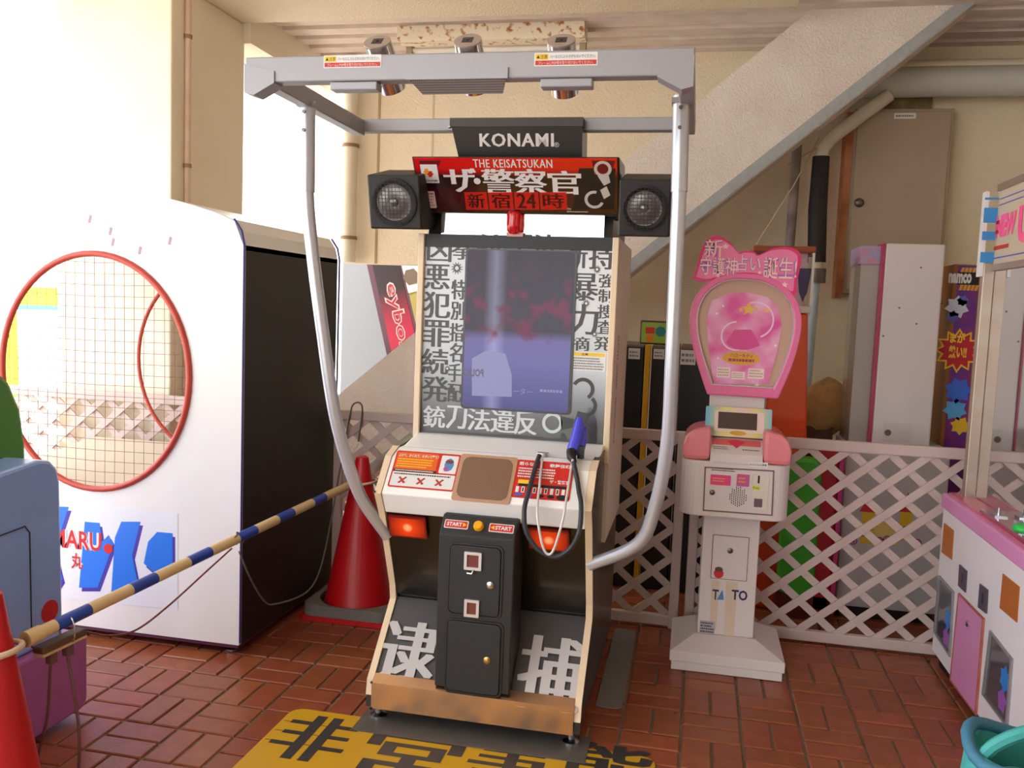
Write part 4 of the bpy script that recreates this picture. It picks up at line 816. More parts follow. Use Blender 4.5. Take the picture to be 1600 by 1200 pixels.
PFc = Plane((0, YF, 0), (1, 0, 0), (0, 0, 1)); bluep = mat('decal_blue', (24, 120, 236), .4); purp = mat('decal_violet', (70, 50, 170), .4)
dc = plate('decal_panel', [PFc.uv(98, 785), PFc.uv(278, 803), PFc.uv(278, 953), PFc.uv(98, 935)], .0004, .0012, mat('decal_white', (232, 234, 242), .35), W, PFc)
for pts in (((60, 790), (108, 792), (86, 860), (98, 905), (60, 960)), ((133, 815), (156, 817), (160, 846), (170, 836), (178, 850), (153, 918), (124, 918)), ((190, 815), (220, 815), (207, 868), (216, 912), (174, 930), (180, 840)), ((246, 831), (270, 833), (270, 890), (245, 898), (225, 880), (232, 846))):
    for dx, dy, m_, z_ in ((4, 6, purp, .0013), (0, 0, bluep, .0019)): plate('decal_letter', [PFc.uv(p[0] + dx, p[1] + dy) for p in pts], z_, z_ + .0004, m_, dc, PFc)
for m_, z_, b_ in ((inkw, .0026, .09), (mat('decal_red', (214, 24, 36), .4), .0031, .02)): letter('MARU', PFc.rect(83, 829, 159, 858), z_, m_, dc, PFc, bold=b_); letter('丸', PFc.rect(112, 864, 130, 889), z_, m_, dc, PFc, bold=b_)
for p in ((170, 857),): plate('decal_dot', circle(*PFc.uv(*p), .022, 16), .003, .0036, mat('decal_red', (214, 24, 36), .4), dc, PFc)
for p in ((140, 342), (172, 361), (176, 378), (218, 391), (265, 376)): plate('scuff', [(PFc.uv(*p)[0] + a_, PFc.uv(*p)[1] + b2) for a_, b2 in ((-.008, -.015), (.004, -.018), (.012, .012), (0, .018))], .0003, .0008, mat('scuff_mauve', (176, 150, 160), .7), W, PFc)
for p in ((170, 394), (299, 592), (126, 770), (288, 618)): screws([PFc.uv(*p)], .005, dark_screw, W, PFc)
# ================================================================== RIDE ON THE FAR LEFT
K = thing('kiddie_ride', 'blue, green and purple plastic kiddie ride with a red dot at the left edge', 'kiddie ride', (-2.4, 2.2, 0))
XP = -2.06
obj('purple_base', MB().prism([(XP, y, z) for y, z in rrect(1.55, .03, 2.66, .315, .04)], (-.8, 0, 0)), mat('ride_purple', (172, 98, 166), .35), K, bevel=.012)
blp = mat('ride_blue', (146, 178, 250), .35, coat=.3)
bb = obj('blue_body', MB().prism([(XP - .03, y, z) for y, z in [(2.575, .316), (2.565, .86), (2.55, .91), (2.52, .94), (2.47, .95), (1.9, .90), (1.7, .80), (1.7, .316)]], (-.55, 0, 0)), blp, K, bevel=.012)
PKr = Plane((XP - .03, 2.5, 0), (0, 1, 0), (0, 0, 1))
plate('red_dot', circle(*PKr.uv(77, 955), .038, 24), .0005, .004, mat('ride_red', (196, 30, 34), .4), bb, PKr)
obj('panel_groove', MB().tube([(XP - .029, 2.425, .33), (XP - .029, 2.42, .72), (XP - .029, 2.40, .745), (XP - .029, 2.2, .735)], .0025, 6), inkk, bb)
obj('green_back', MB().prism([(XP - .16, y, z) for y, z in [(2.57, .316), (2.56, .98), (2.54, 1.10), (2.49, 1.20), (2.38, 1.29), (1.9, 1.34), (1.8, .316)]], (-.25, 0, 0)), mat('ride_green', (78, 138, 52), .4), K, bevel=.015)
# ================================================================== CONES, POLE, CABLES
coneR = mat('cone_red', (196, 14, 26), .4)
def cone(label, c, h, r0, base):
    t = thing('traffic_cone', label, 'traffic cone', (c[0], c[1], 0), 'red traffic cones holding the striped pole')
    obj('cone_body', MB().lathe([(r0, .04), (r0 * .93, .06), (.034, h - .03), (.030, h - .008), (.018, h)], Matrix.Translation((c[0], c[1], 0)), 32), coneR, t, smooth=True)
    if base:
        obj('base_foot', MB().flat(rrect(c[0] - .225, c[1] - .20, c[0] + .225, c[1] + .205, .03), .0005, .022), coneR, t)
        g_ = mat('weight_grey', (128, 124, 118), .8, var=.4, vscale=8)
        obj('weight_ring', MB().ring2(rrect(c[0] - .215, c[1] - .19, c[0] + .215, c[1] + .20, .05, 8), [(c[0] + .188 * math.cos(math.radians(a_)), c[1] + .188 * math.sin(math.radians(a_))) for a_ in [q * 90 + 90 * i / 7 for q in range(4) for i in range(8)]], .022, .075), g_, t)
    else: obj('base_foot', MB().flat(rrect(c[0] - .19, c[1] - .19, c[0] + .19, c[1] + .19, .03), .0005, .03), coneR, t)
    return t
c2 = (-1.545, 3.95); c1 = (-1.835, 1.98)
cone('red traffic cone in a grey rubber weight beside the gun game', c2, .77, .178, True)
cone('red traffic cone at the bottom left corner of the picture', c1, .69, .145, False)
A0 = ony(18, 1010, 2.02); A1 = ony(548, 757, 3.88)
def on_pole(px):
    lo_, hi = 0.0, 1.0
    for _ in range(40):
        m_ = (lo_ + hi) / 2; d = A0.lerp(A1, m_) - CAM; x = 800 + FPX * d.dot(RT) / d.dot(FW)
        if x < px: lo_ = m_
        else: hi = m_
    return A0.lerp(A1, lo_)
t_ = 0.0
while (A0.lerp(A1, t_).xy - Vector(c1)).length < .090: t_ += .002
A0 = A0.lerp(A1, t_); A0px = 800 + FPX * (A0 - CAM).dot(RT) / (A0 - CAM).dot(FW)
BP = thing('barrier_pole', 'blue and cream striped barrier pole slung between the two red cones', 'barrier pole', A0)
polec = mat('pole_cream', (222, 196, 150), .45); poleb = mat('pole_blue', (40, 72, 176), .4)
bs = [A0px, 85, 138, 203, 242, 293, 327, 370, 398, 432, 456, 487, 506, 548]
for k in range(len(bs) - 1): obj('pole_band', MB().cyl(on_pole(bs[k]), on_pole(bs[k + 1]), .0195, n=18), poleb if k % 2 else polec, BP, smooth=True)
ropem = mat('loop_cord', (216, 196, 170), .7)
def loop(c, z, r, ang=0.0): return [(c[0] + r * math.cos(2 * math.pi * k / 24), c[1] + r * math.sin(2 * math.pi * k / 24), z + .01 * math.cos(2 * math.pi * k / 24 + ang)) for k in range(24)]
obj('cone_loop', MB().tube(loop(c1, A0.z - .005, .075), .009, 8, closed=True), ropem, BP, smooth=True); obj('cone_loop', MB().tube(loop(c2, A1.z, .072), .006, 8, closed=True), ropem, BP, smooth=True)
obj('end_cap', MB().cyl(on_pole(A0px), on_pole(A0px + 24), .023, n=16), polec, BP, smooth=True)
q = on_pole(365); obj('cord_wrap', MB().tube([q + Vector((.012 * math.sin(t * 1.3), -.021 * math.cos(t), .021 * math.sin(t))) + (A1 - A0).normalized() * (t * .004) for t in [k * .5 for k in range(26)]], .0025, 6), mat('cord_brown', (120, 84, 66), .6), BP)
pb = on_pole(92) + Vector((0, .0, -.048)); dirp = (A1 - A0).normalized()
PS_ = thing('power_strip', 'brown and beige power strip tied under the striped pole with plugs hanging', 'power strip', pb)
side_ = dirp.cross(Vector((0, 0, 1))).normalized(); Ms = Matrix(((dirp.x, side_.x, 0, pb.x), (dirp.y, side_.y, 0, pb.y), (dirp.z, side_.z, 1, pb.z), (0, 0, 0, 1)))
obj('strip_body', MB().box(-.075, .085, -.022, .022, -.014, .006), mat('strip_brown', (92, 66, 52), .5), PS_, Ms, bevel=.004); obj('strip_face', MB().box(-.075, .085, -.021, .021, -.024, -.0145), mat('strip_beige', (206, 178, 138), .5), PS_, Ms, bevel=.003)
for x in (-.03, .03): obj('plug', MB().box(x - .012, x + .012, -.013, .013, -.060, -.0245), mat('plug_brown', (104, 78, 70), .5), PS_, Ms, bevel=.004)
obj('tie_wire', MB().tube([Ms @ Vector((.03, .03 * math.cos(t), .018 + .046 * math.sin(t))) for t in [k * math.pi / 8 for k in range(16)]], .0025, 6, closed=True), steel, PS_)
crd = mat('cord_mauve', (112, 78, 84), .5)
for x, p in ((-.03, ((78, 1060), (74, 1120), (60, 1180), (52, 1230))), (.03, ((112, 1060), (120, 1110), (124, 1160), (122, 1230)))):
    s_ = Ms @ Vector((x, 0, -.06)); obj('plug_cord', MB().tube(bez([s_] + [ony(a_, b2, s_.y) for a_, b2 in p], 6), .0045, 8), crd, PS_, smooth=True)
tag(obj('extension_cord', MB().tube(bez([ony(126, 984, 2.30), ony(146, 990, 2.36), ony(175, 993, 2.42), ony(215, 983, 2.6), ony(265, 945, 2.8), ony(320, 895, 3.0), ony(362, 857, 3.17)], 8), .0036, 8), mat('cord_red_brown', (124, 62, 50), .5), smooth=True), 'thin red-brown cord sagging below the striped pole', 'cord')
tag(obj('extension_cord', MB().tube(bez([ony(374, 862, 3.2), ony(392, 905, 3.3), ony(412, 938, 3.4), ony(430, 944, 3.45), ony(478, 926, 3.6), ony(500, 890, 3.75), ony(516, 820, 3.95), ony(530, 740, 4.1), ony(545, 660, 4.16), ony(552, 632, 4.165), ony(566, 636, 4.16), ony(560, 690, 4.16)], 8), .0042, 8), mat('cord_grey', (104, 98, 96), .5), smooth=True), 'grey cord drooping past the black cabinet side up to the fence top', 'cord')
# ================================================================== PINK FORTUNE MACHINE
F = thing('fortune_machine', 'pink and white fortune-telling machine with a bow-topped oval sign on a pedestal', 'arcade machine', (.2, 3.9, 0))
fw_ = mat('fortune_white', (222, 211, 209), .4, var=.2, vscale=5, var2=(214, 200, 194)); pink = mat('fortune_pink', (232, 112, 164), .35, coat=.3); salmon = mat('fortune_salmon', (232, 132, 142), .3, coat=.4)
kx0, kx1, ky0, ky1 = -.036, .436, 3.68, 4.10
obj('plinth', MB().box(kx0 + .008, kx1 - .008, ky0 + .008, ky1 - .008, 0.001, .04), fw_, F, bevel=.003)
obj('base_slab', MB().box(kx0, kx1, ky0, ky1, .04, .085), fw_, F, bevel=.004)
px0, px1, py0, py1 = .075, .312, 3.82, 4.04
b0 = [(kx0 + .004, ky0 + .004, .085), (kx1 - .004, ky0 + .004, .085), (kx1 - .004, ky1 - .004, .085), (kx0 + .004, ky1 - .004, .085)]; b1 = [(px0 - .01, py0 - .01, .125), (px1 + .01, py0 - .01, .125), (px1 + .01, py1 + .01, .125), (px0 - .01, py1 + .01, .125)]
obj('base_slope', MB().add(b0 + b1, [(0, 1, 5, 4), (1, 2, 6, 5), (2, 3, 7, 6), (3, 0, 4, 7), (4, 5, 6, 7), (3, 2, 1, 0)]), fw_, F)
obj('pedestal', MB().box(px0, px1, py0, py1, .125, .68), fw_, F, bevel=.004)
PPd = Plane((px0, py0, 0), (1, 0, 0), (0, 0, 1))
rd = PPd.rect(1113, 838, 1168, 905); hd = plate('pedestal_hatch', rrect(*rd, .002), .0005, .003, fw_, F, PPd)
obj('hatch_gap', MB().ring2(rrect(rd[0] - .003, rd[1] - .003, rd[2] + .003, rd[3] + .003, .003), rrect(rd[0] + .001, rd[1] + .001, rd[2] - .001, rd[3] - .001, .002), .0004, .0016), mat('gap_brown', (120, 96, 88), .7), hd, PPd.M)
lk = PPd.uv(1141, 860); obj('hatch_lock', MB().lathe([(.012, .003), (.012, .007), (.006, .009)], Matrix.Translation((lk[0], lk[1], 0)), 16), dark_screw, hd, PPd.M, smooth=True)
letter('T', PPd.rect(1113, 921, 1123, 937), .0012, mat('logo_navy', (44, 40, 84), .4), F, PPd, bold=.02); letter('TO', PPd.rect(1143, 922, 1168, 938), .0012, mat('logo_navy', (44, 40, 84), .4), F, PPd, bold=.03)
plate('logo_mark', [PPd.uv(1120, 937), PPd.uv(1129, 921), PPd.uv(1131, 937)], .0008, .0013, mat('logo_blue', (80, 130, 200), .4), F, PPd); plate('logo_mark', [PPd.uv(1132, 937), PPd.uv(1134, 924), PPd.uv(1139, 924), PPd.uv(1139, 937)], .0008, .0013, mat('logo_pale', (206, 196, 196), .4), F, PPd)
rs = PPd.rect(1114, 884, 1132, 903); plate('round_sticker', circle((rs[0] + rs[2]) / 2, (rs[1] + rs[3]) / 2 - .006, .021, 18), .003, .0036, mat('sticker_red', (206, 40, 44), .4), F, PPd); plate('sticker_top', circle((rs[0] + rs[2]) / 2, (rs[1] + rs[3]) / 2 + .012, .018, 7, .012), .0036, .004, mat('sticker_brown', (90, 70, 60), .5), F, PPd)
rs = PPd.rect(1093, 970, 1117, 990); plate('rating_plate', rrect(*rs, .001), .0005, .0012, mat('plate_grey', (176, 168, 172), .5), F, PPd); dashes((rs[0] + .004, rs[1] + .003, rs[2] - .003, rs[3] - .004), .0014, 4, inkk, F, PPd)
for bx in ((1110, 906, 1122, 985), (1132, 908, 1150, 995)): r = PPd.rect(*bx); plate('tape_stain', [(r[0] + .003, r[1]), (r[2] - .002, r[1] + .004), (r[2], r[3] - .003), (r[0], r[3])], .0003, .0007, mat('stain_tan', (216, 196, 172), .8), F, PPd)
# body: middle unit with rounded pink shoulders
bx0, bx1, by0 = -.03, .415, 3.72; bz0, bz1 = .665, .90
obj('body_unit', MB().flat(rrect(bx0, by0, bx1, 4.02, .075, 8), bz0, bz1), fw_, F, bevel=.006)
for x0, x1 in ((bx0 + .001, .086), (.298, bx1 - .001)):
    s = -1 if x0 < .1 else 1; xo, xi = (x0, x1) if s < 0 else (x1, x0)
    pts = [(xi, .9), (xo, .9), (xo, .96), (xo - s * .012, 1.0), (xo - s * .04, 1.03), (xi, 1.045)]
    obj('pink_shoulder', MB().prism([(x, by0 + .012, z) for x, z in pts], (0, .26, 0)), salmon, F, bevel=.02)
obj('control_slope', MB().prism([(.086, by0 - .004, .90), (.086, by0 + .02, .935), (.086, by0 + .10, .99), (.086, by0 + .25, .99), (.086, by0 + .25, .90)], (.212, 0, 0)), fw_, F)
PCs = Plane((.086, by0 + .02, .935), (1, 0, 0), (0, .08, .055)); plate('slope_print', rrect(.006, .052, .206, .09, .003), .0004, .0012, mat('slope_red', (226, 110, 110), .35), F, PCs)
plate('slope_emblem', [(.07, .075), (.106, .035), (.142, .075), (.106, .088)], .0012, .002, mat('emblem_pink', (220, 60, 90), .35), F, PCs); dashes((.012, .022, .075, .044), .0006, 2, mat('grey_print', (110, 110, 110)), F, PCs); dashes((.13, .022, .20, .036), .0006, 1, mat('grey_print', (110, 110, 110)), F, PCs)
PBd = Plane((bx0, by0, 0), (1, 0, 0), (0, 0, 1))
obj('front_door', MB().ring2([PBd.uv(1101, 729), PBd.uv(1210, 735), PBd.uv(1207, 806), PBd.uv(1098, 798)], [PBd.uv(1103, 731), PBd.uv(1208, 737), PBd.uv(1205, 804), PBd.uv(1100, 796)], .0004, .0025), mat('gap_brown', (120, 96, 88), .7), F, PBd.M)
for bx, c_ in (((1110, 742, 1142, 758), (226, 70, 130)), ((1151, 741, 1171, 760), (206, 92, 150))):
    r = PBd.rect(*bx); s_ = plate('pink_sticker', rrect(*r, .004), .0005, .002, mat('st_pink_%d' % c_[1], c_, .35), F, PBd); dashes((r[0] + .008, r[1] + .012, r[0] + (r[2] - r[0]) * .7, r[3] - .010), .0024, 2, mat('st_orange', (240, 160, 70), .4), s_, PBd)
r = PBd.rect(1175, 742, 1200, 796); cp = plate('coin_plate', rrect(*r, .003), .0005, .004, mat('coin_plate_cream', (228, 216, 206), .35, .2), F, PBd)
r2_ = PBd.rect(1184, 743, 1187, 755); plate('coin_slit', [(r2_[0], r2_[1]), (r2_[2], r2_[1]), (r2_[2], r2_[3]), (r2_[0], r2_[3])], .004, .0046, inkk, cp, PBd)
r2_ = PBd.rect(1178, 779, 1191, 792); plate('coin_return', rrect(*r2_, .002), .004, .0052, mat('return_mauve', (110, 92, 104), .3), cp, PBd)
r2_ = PBd.rect(1176, 759, 1187, 765); plate('free_sticker', rrect(*r2_, .001), .004, .0048, mat('st_yellow', (220, 222, 60), .5), cp, PBd); letter('Free', (r2_[0] + .003, r2_[1] + .003, r2_[2] - .003, r2_[3] - .003), .005, inkk, cp, PBd)
c_ = PBd.uv(1153, 777); mb = MB()
for i in range(-4, 5):
    for j in range(-4, 5):
        if i * i + j * j < 19: x, y = c_[0] + i * .0082 , c_[1] + j * .0095 + (.004 if i % 2 else 0); mb.flat([(x - .0016, y - .0032), (x + .0016, y - .0032), (x + .0016, y + .0032), (x - .0016, y + .0032)], .0005, .001)
obj('speaker_holes', mb, inkk, F, PBd.M)
lk = PBd.uv(1113, 769); obj('door_lock', MB().lathe([(.011, .001), (.011, .006), (.006, .009)], Matrix.Translation((lk[0], lk[1], 0)), 16), dark_screw, F, PBd.M, smooth=True)
r = PBd.rect(1170, 722, 1200, 730); plate('title_label', rrect(*r, .001), .0004, .001, inkw, F, PBd); dashes((r[0] + .004, r[1] + .003, r[2] - .004, r[3] - .003), .0013, 1, mat('grey_print', (110, 110, 110)), F, PBd); dashes(PBd.rect(1112, 731, 1150, 737), .0006, 2, inkk, F, PBd)
# small display
PD = Plane(ony(1104, 681, 3.80), (1, 0, 0), (0, .045, .13)); r = PD.rect(1102, 637, 1206, 683)
pastel = ramp_mat('pastel_print', [(0, (120, 190, 216)), (.25, (232, 224, 130)), (.5, (240, 206, 196)), (.75, (232, 216, 130)), (1, (110, 186, 214))], 'X', .3, size=r[2] - r[0], coat=.4)
obj('display_panel', MB().flat(rrect(*r, .006), -.012, .0), pastel, F, PD.M); ri = PD.rect(1116, 643, 1194, 676)
plate('display_inner', rrect(*ri, .01), .0004, .0012, mat('display_peach', (238, 214, 206), .35), F, PD); r3 = PD.rect(1122, 645, 1183, 671); plate('display_glass', rrect(*r3, .002), .0012, .0026, mat('display_dark', (78, 64, 60), .12), F, PD)
r3 = PD.rect(1140, 674, 1166, 680); plate('display_badge', circle((r3[0] + r3[2]) / 2, (r3[1] + r3[3]) / 2, .034, 20, .010), .0012, .002, mat('badge_gold', (214, 164, 60), .4), F, PD); screws([(r[0] + .006, r[1] + .008), (r[2] - .006, r[1] + .008), (r[0] + .006, r[3] - .008), (r[2] - .006, r[3] - .008)], .004, steel, F, PD)
# stem and oval sign
s0, s1 = ony(1109, 625, 3.90).x, ony(1194, 630, 3.90).x; obj('stem', MB().box(s0, s1, 3.87, 3.98, .99, 1.25), fw_, F, bevel=.004)
PO = Plane((0, 3.85, 0), (1, 0, 0), (0, 0, 1))
ov = [PO.uv(*p) for p in ((1105, 616), (1090, 570), (1080, 530), (1078, 495), (1086, 465), (1104, 443), (1130, 430), (1160, 427), (1195, 431), (1225, 446), (1245, 470), (1252, 500), (1248, 535), (1234, 580), (1215, 623))]
ov = [tuple(p)[:2] for p in bez([(x, y, 0) for x, y in ov], 4)]; ccx = sum(p[0] for p in ov) / len(ov); ccy = sum(p[1] for p in ov) / len(ov)
def shrink(k): return [(ccx + (x - ccx) * k, ccy + (y - ccy) * k) for x, y in ov]
obj('sign_rim', MB().ring2(ov, shrink(.87), -.05, .018), pink, F, PO.M, bevel=.006)
obj('sign_back', MB().flat(ov, -.052, -.02), fw_, F, PO.M); obj('sign_lining', MB().ring2(shrink(.875), shrink(.855), -.019, .012), mat('lining_silver', (200, 196, 206), .25, .4), F, PO.M)
plate('sign_backing', shrink(.86), -.02, -.014, mat('sign_tan', (206, 166, 146), .5), F, PO)
pk = bpy.data.materials.new('sparkle_pink'); pk.use_nodes = True; N = pk.node_tree.nodes; L = pk.node_tree.links; b = N['Principled BSDF']; b.inputs['Roughness'].default_value = .3
tc = N.new('ShaderNodeTexCoord'); nz = N.new('ShaderNodeTexNoise'); nz.inputs['Scale'].default_value = 9; cr = N.new('ShaderNodeValToRGB'); cr.color_ramp.elements[0].position = .35; cr.color_ramp.elements[0].color = lin((232, 84, 168)); cr.color_ramp.elements[1].position = .7; cr.color_ramp.elements[1].color = lin((246, 190, 224)); L.new(tc.outputs['Object'], nz.inputs[0]); L.new(nz.outputs[0], cr.inputs[0]); L.new(cr.outputs[0], b.inputs['Base Color'])
ip = [PO.uv(*p) for p in ((1115, 600), (1108, 550), (1104, 500), (1112, 470), (1140, 458), (1165, 456), (1200, 464), (1216, 482), (1222, 510), (1214, 555), (1200, 600))]
plate('sign_picture', ip, -.014, -.010, pk, F, PO)
def star(cx, cy, r, n=5, k=.45, rot=math.pi / 2): return [(cx + (r if i % 2 == 0 else r * k) * math.cos(rot + i * math.pi / n), cy + (r if i % 2 == 0 else r * k) * math.sin(rot + i * math.pi / n)) for i in range(2 * n)]
for p, rad, c_ in (((1170, 483), .030, (240, 196, 70)), ((1183, 602), .012, (246, 226, 220)), ((1158, 484), .012, (236, 190, 90)), ((1182, 484), .012, (236, 190, 90)), ((1198, 485), .016, (248, 180, 120)), ((1120, 490), .008, (255, 236, 246)), ((1130, 478), .007, (255, 236, 246)), ((1212, 540), .008, (255, 236, 246)), ((1122, 560), .007, (255, 236, 246))):
    plate('sign_star', star(*PO.uv(*p), rad), -.010, -.0085, mat('star_%d_%d' % (c_[1], c_[2]), c_, .4), F, PO)
for cpx, ra, a0_, a1_ in (((1150, 525), .06, 1.6, 5.0), ((1180, 500), .075, -1.2, 1.9)): arc_strip(PO, cpx, ra, a0_, a1_, .007, -.010, mat('swirl_pale', (250, 214, 236), .4), F, 'sign_swirl')
skirt = [PO.uv(*p) for p in ((1148, 515), (1174, 515), (1188, 540), (1168, 547), (1150, 546), (1134, 536))]
plate('sign_motif', skirt, -.010, -.009, mat('motif_pink', (224, 70, 150), .4), F, PO)
c_ = PO.uv(1158, 560); plate('sign_oval', circle(c_[0], c_[1], .078, 28, .029), -.010, -.0075, mat('oval_gold', (226, 170, 50), .4), F, PO); letter('ハローキティ', (c_[0] - .045, c_[1] + .003, c_[0] + .048, c_[1] + .020), -.007, mat('oval_red', (176, 40, 60), .4), F, PO, bold=.02); dashes((c_[0] - .052, c_[1] - .016, c_[0] + .06, c_[1] - .001), -.007, 1, mat('oval_red', (176, 40, 60), .4), F, PO, fill=.8)
for bx in ((1120, 574, 1141, 590), (1143, 581, 1164, 593), (1169, 576, 1194, 592)): r = PO.rect(*bx); plate('price_card', rrect(*r, .002), -.010, -.008, mat('card_pinkwhite', (246, 226, 230), .45), F, PO); dashes((r[0] + .004, r[1] + .004, r[2] - .004, r[3] - .004), -.0077, 3, mat('card_print', (206, 160, 110), .5), F, PO)
gl = bpy.data.materials.new('clear_cover'); gl.use_nodes = True; N = gl.node_tree.nodes; L = gl.node_tree.links; N.remove(N['Principled BSDF']); tr_ = N.new('ShaderNodeBsdfTransparent'); gs = N.new('ShaderNodeBsdfGlossy'); gs.inputs['Roughness'].default_value = .03; fz = N.new('ShaderNodeFresnel'); fz.inputs[0].default_value = 1.45; mxs = N.new('ShaderNodeMixShader'); L.new(fz.outputs[0], mxs.inputs[0]); L.new(tr_.outputs[0], mxs.inputs[1]); L.new(gs.outputs[0], mxs.inputs[2]); L.new(mxs.outputs[0], N['Material Output'].inputs[0]); MATS['clear_cover'] = gl
obj('sign_cover', MB().add([(x, y, .006) for x, y in shrink(.86)], [tuple(range(len(ov)))]), gl, F, PO.M)
# bow
PBw = Plane((0, 3.835, 0), (1, 0, 0), (0, 0, 1))
bow = [PBw.uv(*p) for p in ((1083, 436), (1090, 410), (1098, 385), (1110, 371), (1124, 369), (1140, 378), (1154, 394), (1163, 392), (1178, 393), (1186, 398), (1208, 388), (1232, 386), (1247, 392), (1252, 405), (1246, 440), (1242, 462), (1222, 446), (1190, 431), (1160, 428), (1128, 433), (1100, 440))]
bow = [tuple(p)[:2] for p in bez([(x, y, 0) for x, y in bow + bow[:1]], 4)][:-1]
obj('bow', MB().flat(bow, -.03, 0), mat('bow_magenta', (222, 44, 116), .4), F, PBw.M); bcx, bcy = PBw.uv(1166, 412)
bowin = [(bcx + (x - bcx) * .94, bcy + (y - bcy) * .86) for x, y in bow]; plate('bow_face', bowin, .0, .0015, mat('bow_pink', (238, 128, 178), .4), F, PBw)
for (s_, bx) in (('新', (1101, 374, 1130, 402)), ('守護神', (1094, 402, 1152, 430)), ('占い', (1153, 399, 1188, 424)), ('誕生!', (1193, 402, 1245, 436))):
    for m_, z_, bo in ((mat('bow_violet', (176, 110, 190), .4), .002, .05), (mat('bow_cream', (250, 214, 200), .4), .0026, .0)): letter(s_, PBw.rect(*bx), z_, m_, F, PBw, bold=bo)
for p, rad in ((1134, 385), .014), ((1226, 445), .014), ((1187, 426), .009), ((1122, 431), .010): plate('bow_star', star(*PBw.uv(*p), rad), .0015, .0024, mat('bow_star', (250, 206, 214), .4), F, PBw)
# ================================================================== CLAW MACHINE (right edge)
XC_ = 1.105
Cw = thing('claw_machine', 'white and pink crane game with prize windows at the right edge', 'arcade machine', (1.6, 3.3, 0))
cw = mat('claw_white', (236, 230, 236), .4, var=.15, vscale=3); cpink = mat('claw_pink', (222, 140, 196), .35, coat=.3); cred = mat('claw_deck_rose', (206, 90, 116), .3, coat=.4); alu = mat('claw_alu', (176, 160, 146), .35, .5, var=.4, vscale=10, var2=(150, 110, 86))
YE, YN = 4.12, 2.55; ztr = onx(1472, 792, XC_).z; zdk = onx(1468, 765, XC_).z
obj('lower_body', MB().box(XC_ + .004, 2.2, YN, YE - .005, .06, ztr), cw, Cw); obj('base_plinth', MB().box(XC_ + .03, 2.17, YN + .03, YE - .03, .001, .06), black, Cw)
obj('pink_band', MB().box(XC_ - .006, 2.21, YN - .006, YE, ztr, zdk), cpink, Cw, bevel=.008)
PCl = Plane((XC_ + .004, YE, 0), (0, -1, 0), (0, 0, 1))
def cpoly(nm, pts, z0, z1, m, par=Cw, **k): return plate(nm, [PCl.uv(*p) for p in pts], z0, z1, m, par, PCl, **k)
obj('top_deck', MB().box(XC_ + .02, 1.30, YN, YE - .01, zdk, zdk + .006), cred, Cw)
copper = mat('copper_plate', (200, 112, 44), .4, .3)
for pts in (((1476, 817), (1491, 829), (1488, 875), (1472, 863)), ((1568, 896), (1594, 917), (1590, 973), (1563, 950))):
    e_ = cpoly('copper_plate', pts, .0005, .003, copper); 
    for p in pts: q = PCl.uv(*p); screws([(q[0] + (.008 if p in (pts[0], pts[3]) else -.008), q[1] + (-.008 if p in pts[:2] else .008))], .005, dark_screw, e_, PCl, .003)
for pts in (((1501, 882), (1512, 892), (1510, 926), (1499, 915)), ((1533, 912), (1545, 922), (1543, 959), (1530, 949))):
    cs = cpoly('coin_slot', pts, .0005, .006, mat('slot_grey', (84, 78, 96), .4, .3)); cx_ = sum(PCl.uv(*p)[0] for p in pts) / 4; cy_ = sum(PCl.uv(*p)[1] for p in pts) / 4
    plate('slot_hole', rrect(cx_ - .008, cy_ - .02, cx_ + .008, cy_ + .02, .002), .006, .007, mat('slot_dark', (36, 20, 54), .4), cs, PCl)
wing = mat('window_glass_dark', (70, 74, 84), .12, coat=.6); wfr = mat('window_frame_grey', (150, 146, 150), .4, .3)
for pts, fx in ((((1469, 899), (1492, 925), (1486, 1027), (1461, 988)), (1482, 968)), (((1549, 985), (1584, 1030), (1576, 1138), (1537, 1085)), (1571, 1062))):
    n_ = 4; o_ = [PCl.uv(*p) for p in pts]; cx_ = sum(p[0] for p in o_) / 4; cy_ = sum(p[1] for p in o_) / 4; i_ = [(cx_ + (x - cx_) * .88, cy_ + (y - cy_) * .94) for x, y in o_]
    wf = obj('prize_window', MB().ring2(o_[::-1], i_[::-1], .0005, .008), wfr, Cw, PCl.M); plate('window_glass', i_, .0005, .002, wing, wf, PCl)
    q = PCl.uv(*fx); plate('window_print', star(q[0], q[1], .05, 6, .7), .002, .003, mat('prize_blue', (40, 130, 214), .4), wf, PCl); plate('window_print', star(q[0] - .01, q[1] - .08, .045, 5, .75), .002, .0028, mat('prize_violet', (150, 84, 176), .4), wf, PCl)
dpts = ((1501, 930), (1538, 968), (1526, 1114), (1488, 1062)); dd = cpoly('pink_door', dpts, .0005, .006, mat('door_pink', (216, 140, 190), .35)); o_ = [PCl.uv(*p) for p in dpts]; cx_ = sum(p[0] for p in o_) / 4; cy_ = sum(p[1] for p in o_) / 4
obj('door_rust_edge', MB().ring2([(cx_ + (x - cx_) * 1.07, cy_ + (y - cy_) * 1.035) for x, y in o_][::-1], o_[::-1], .0004, .008), mat('rusty_pink', (190, 110, 100), .6, var=.8, vscale=14, var2=(150, 70, 30)), dd, PCl.M)
q = PCl.uv(1516, 975); obj('door_knob', MB().lathe([(.013, .006), (.013, .012), (.007, .017)], Matrix.Translation((q[0], q[1], 0)), 14), steel, dd, PCl.M, smooth=True)
screws([PCl.uv(*p) for p in ((1472, 791), (1506, 818), (1544, 849), (1590, 886))], .006, dark_screw, Cw, Plane((XC_ - .006, YE, 0), (0, -1, 0), (0, 0, 1)))
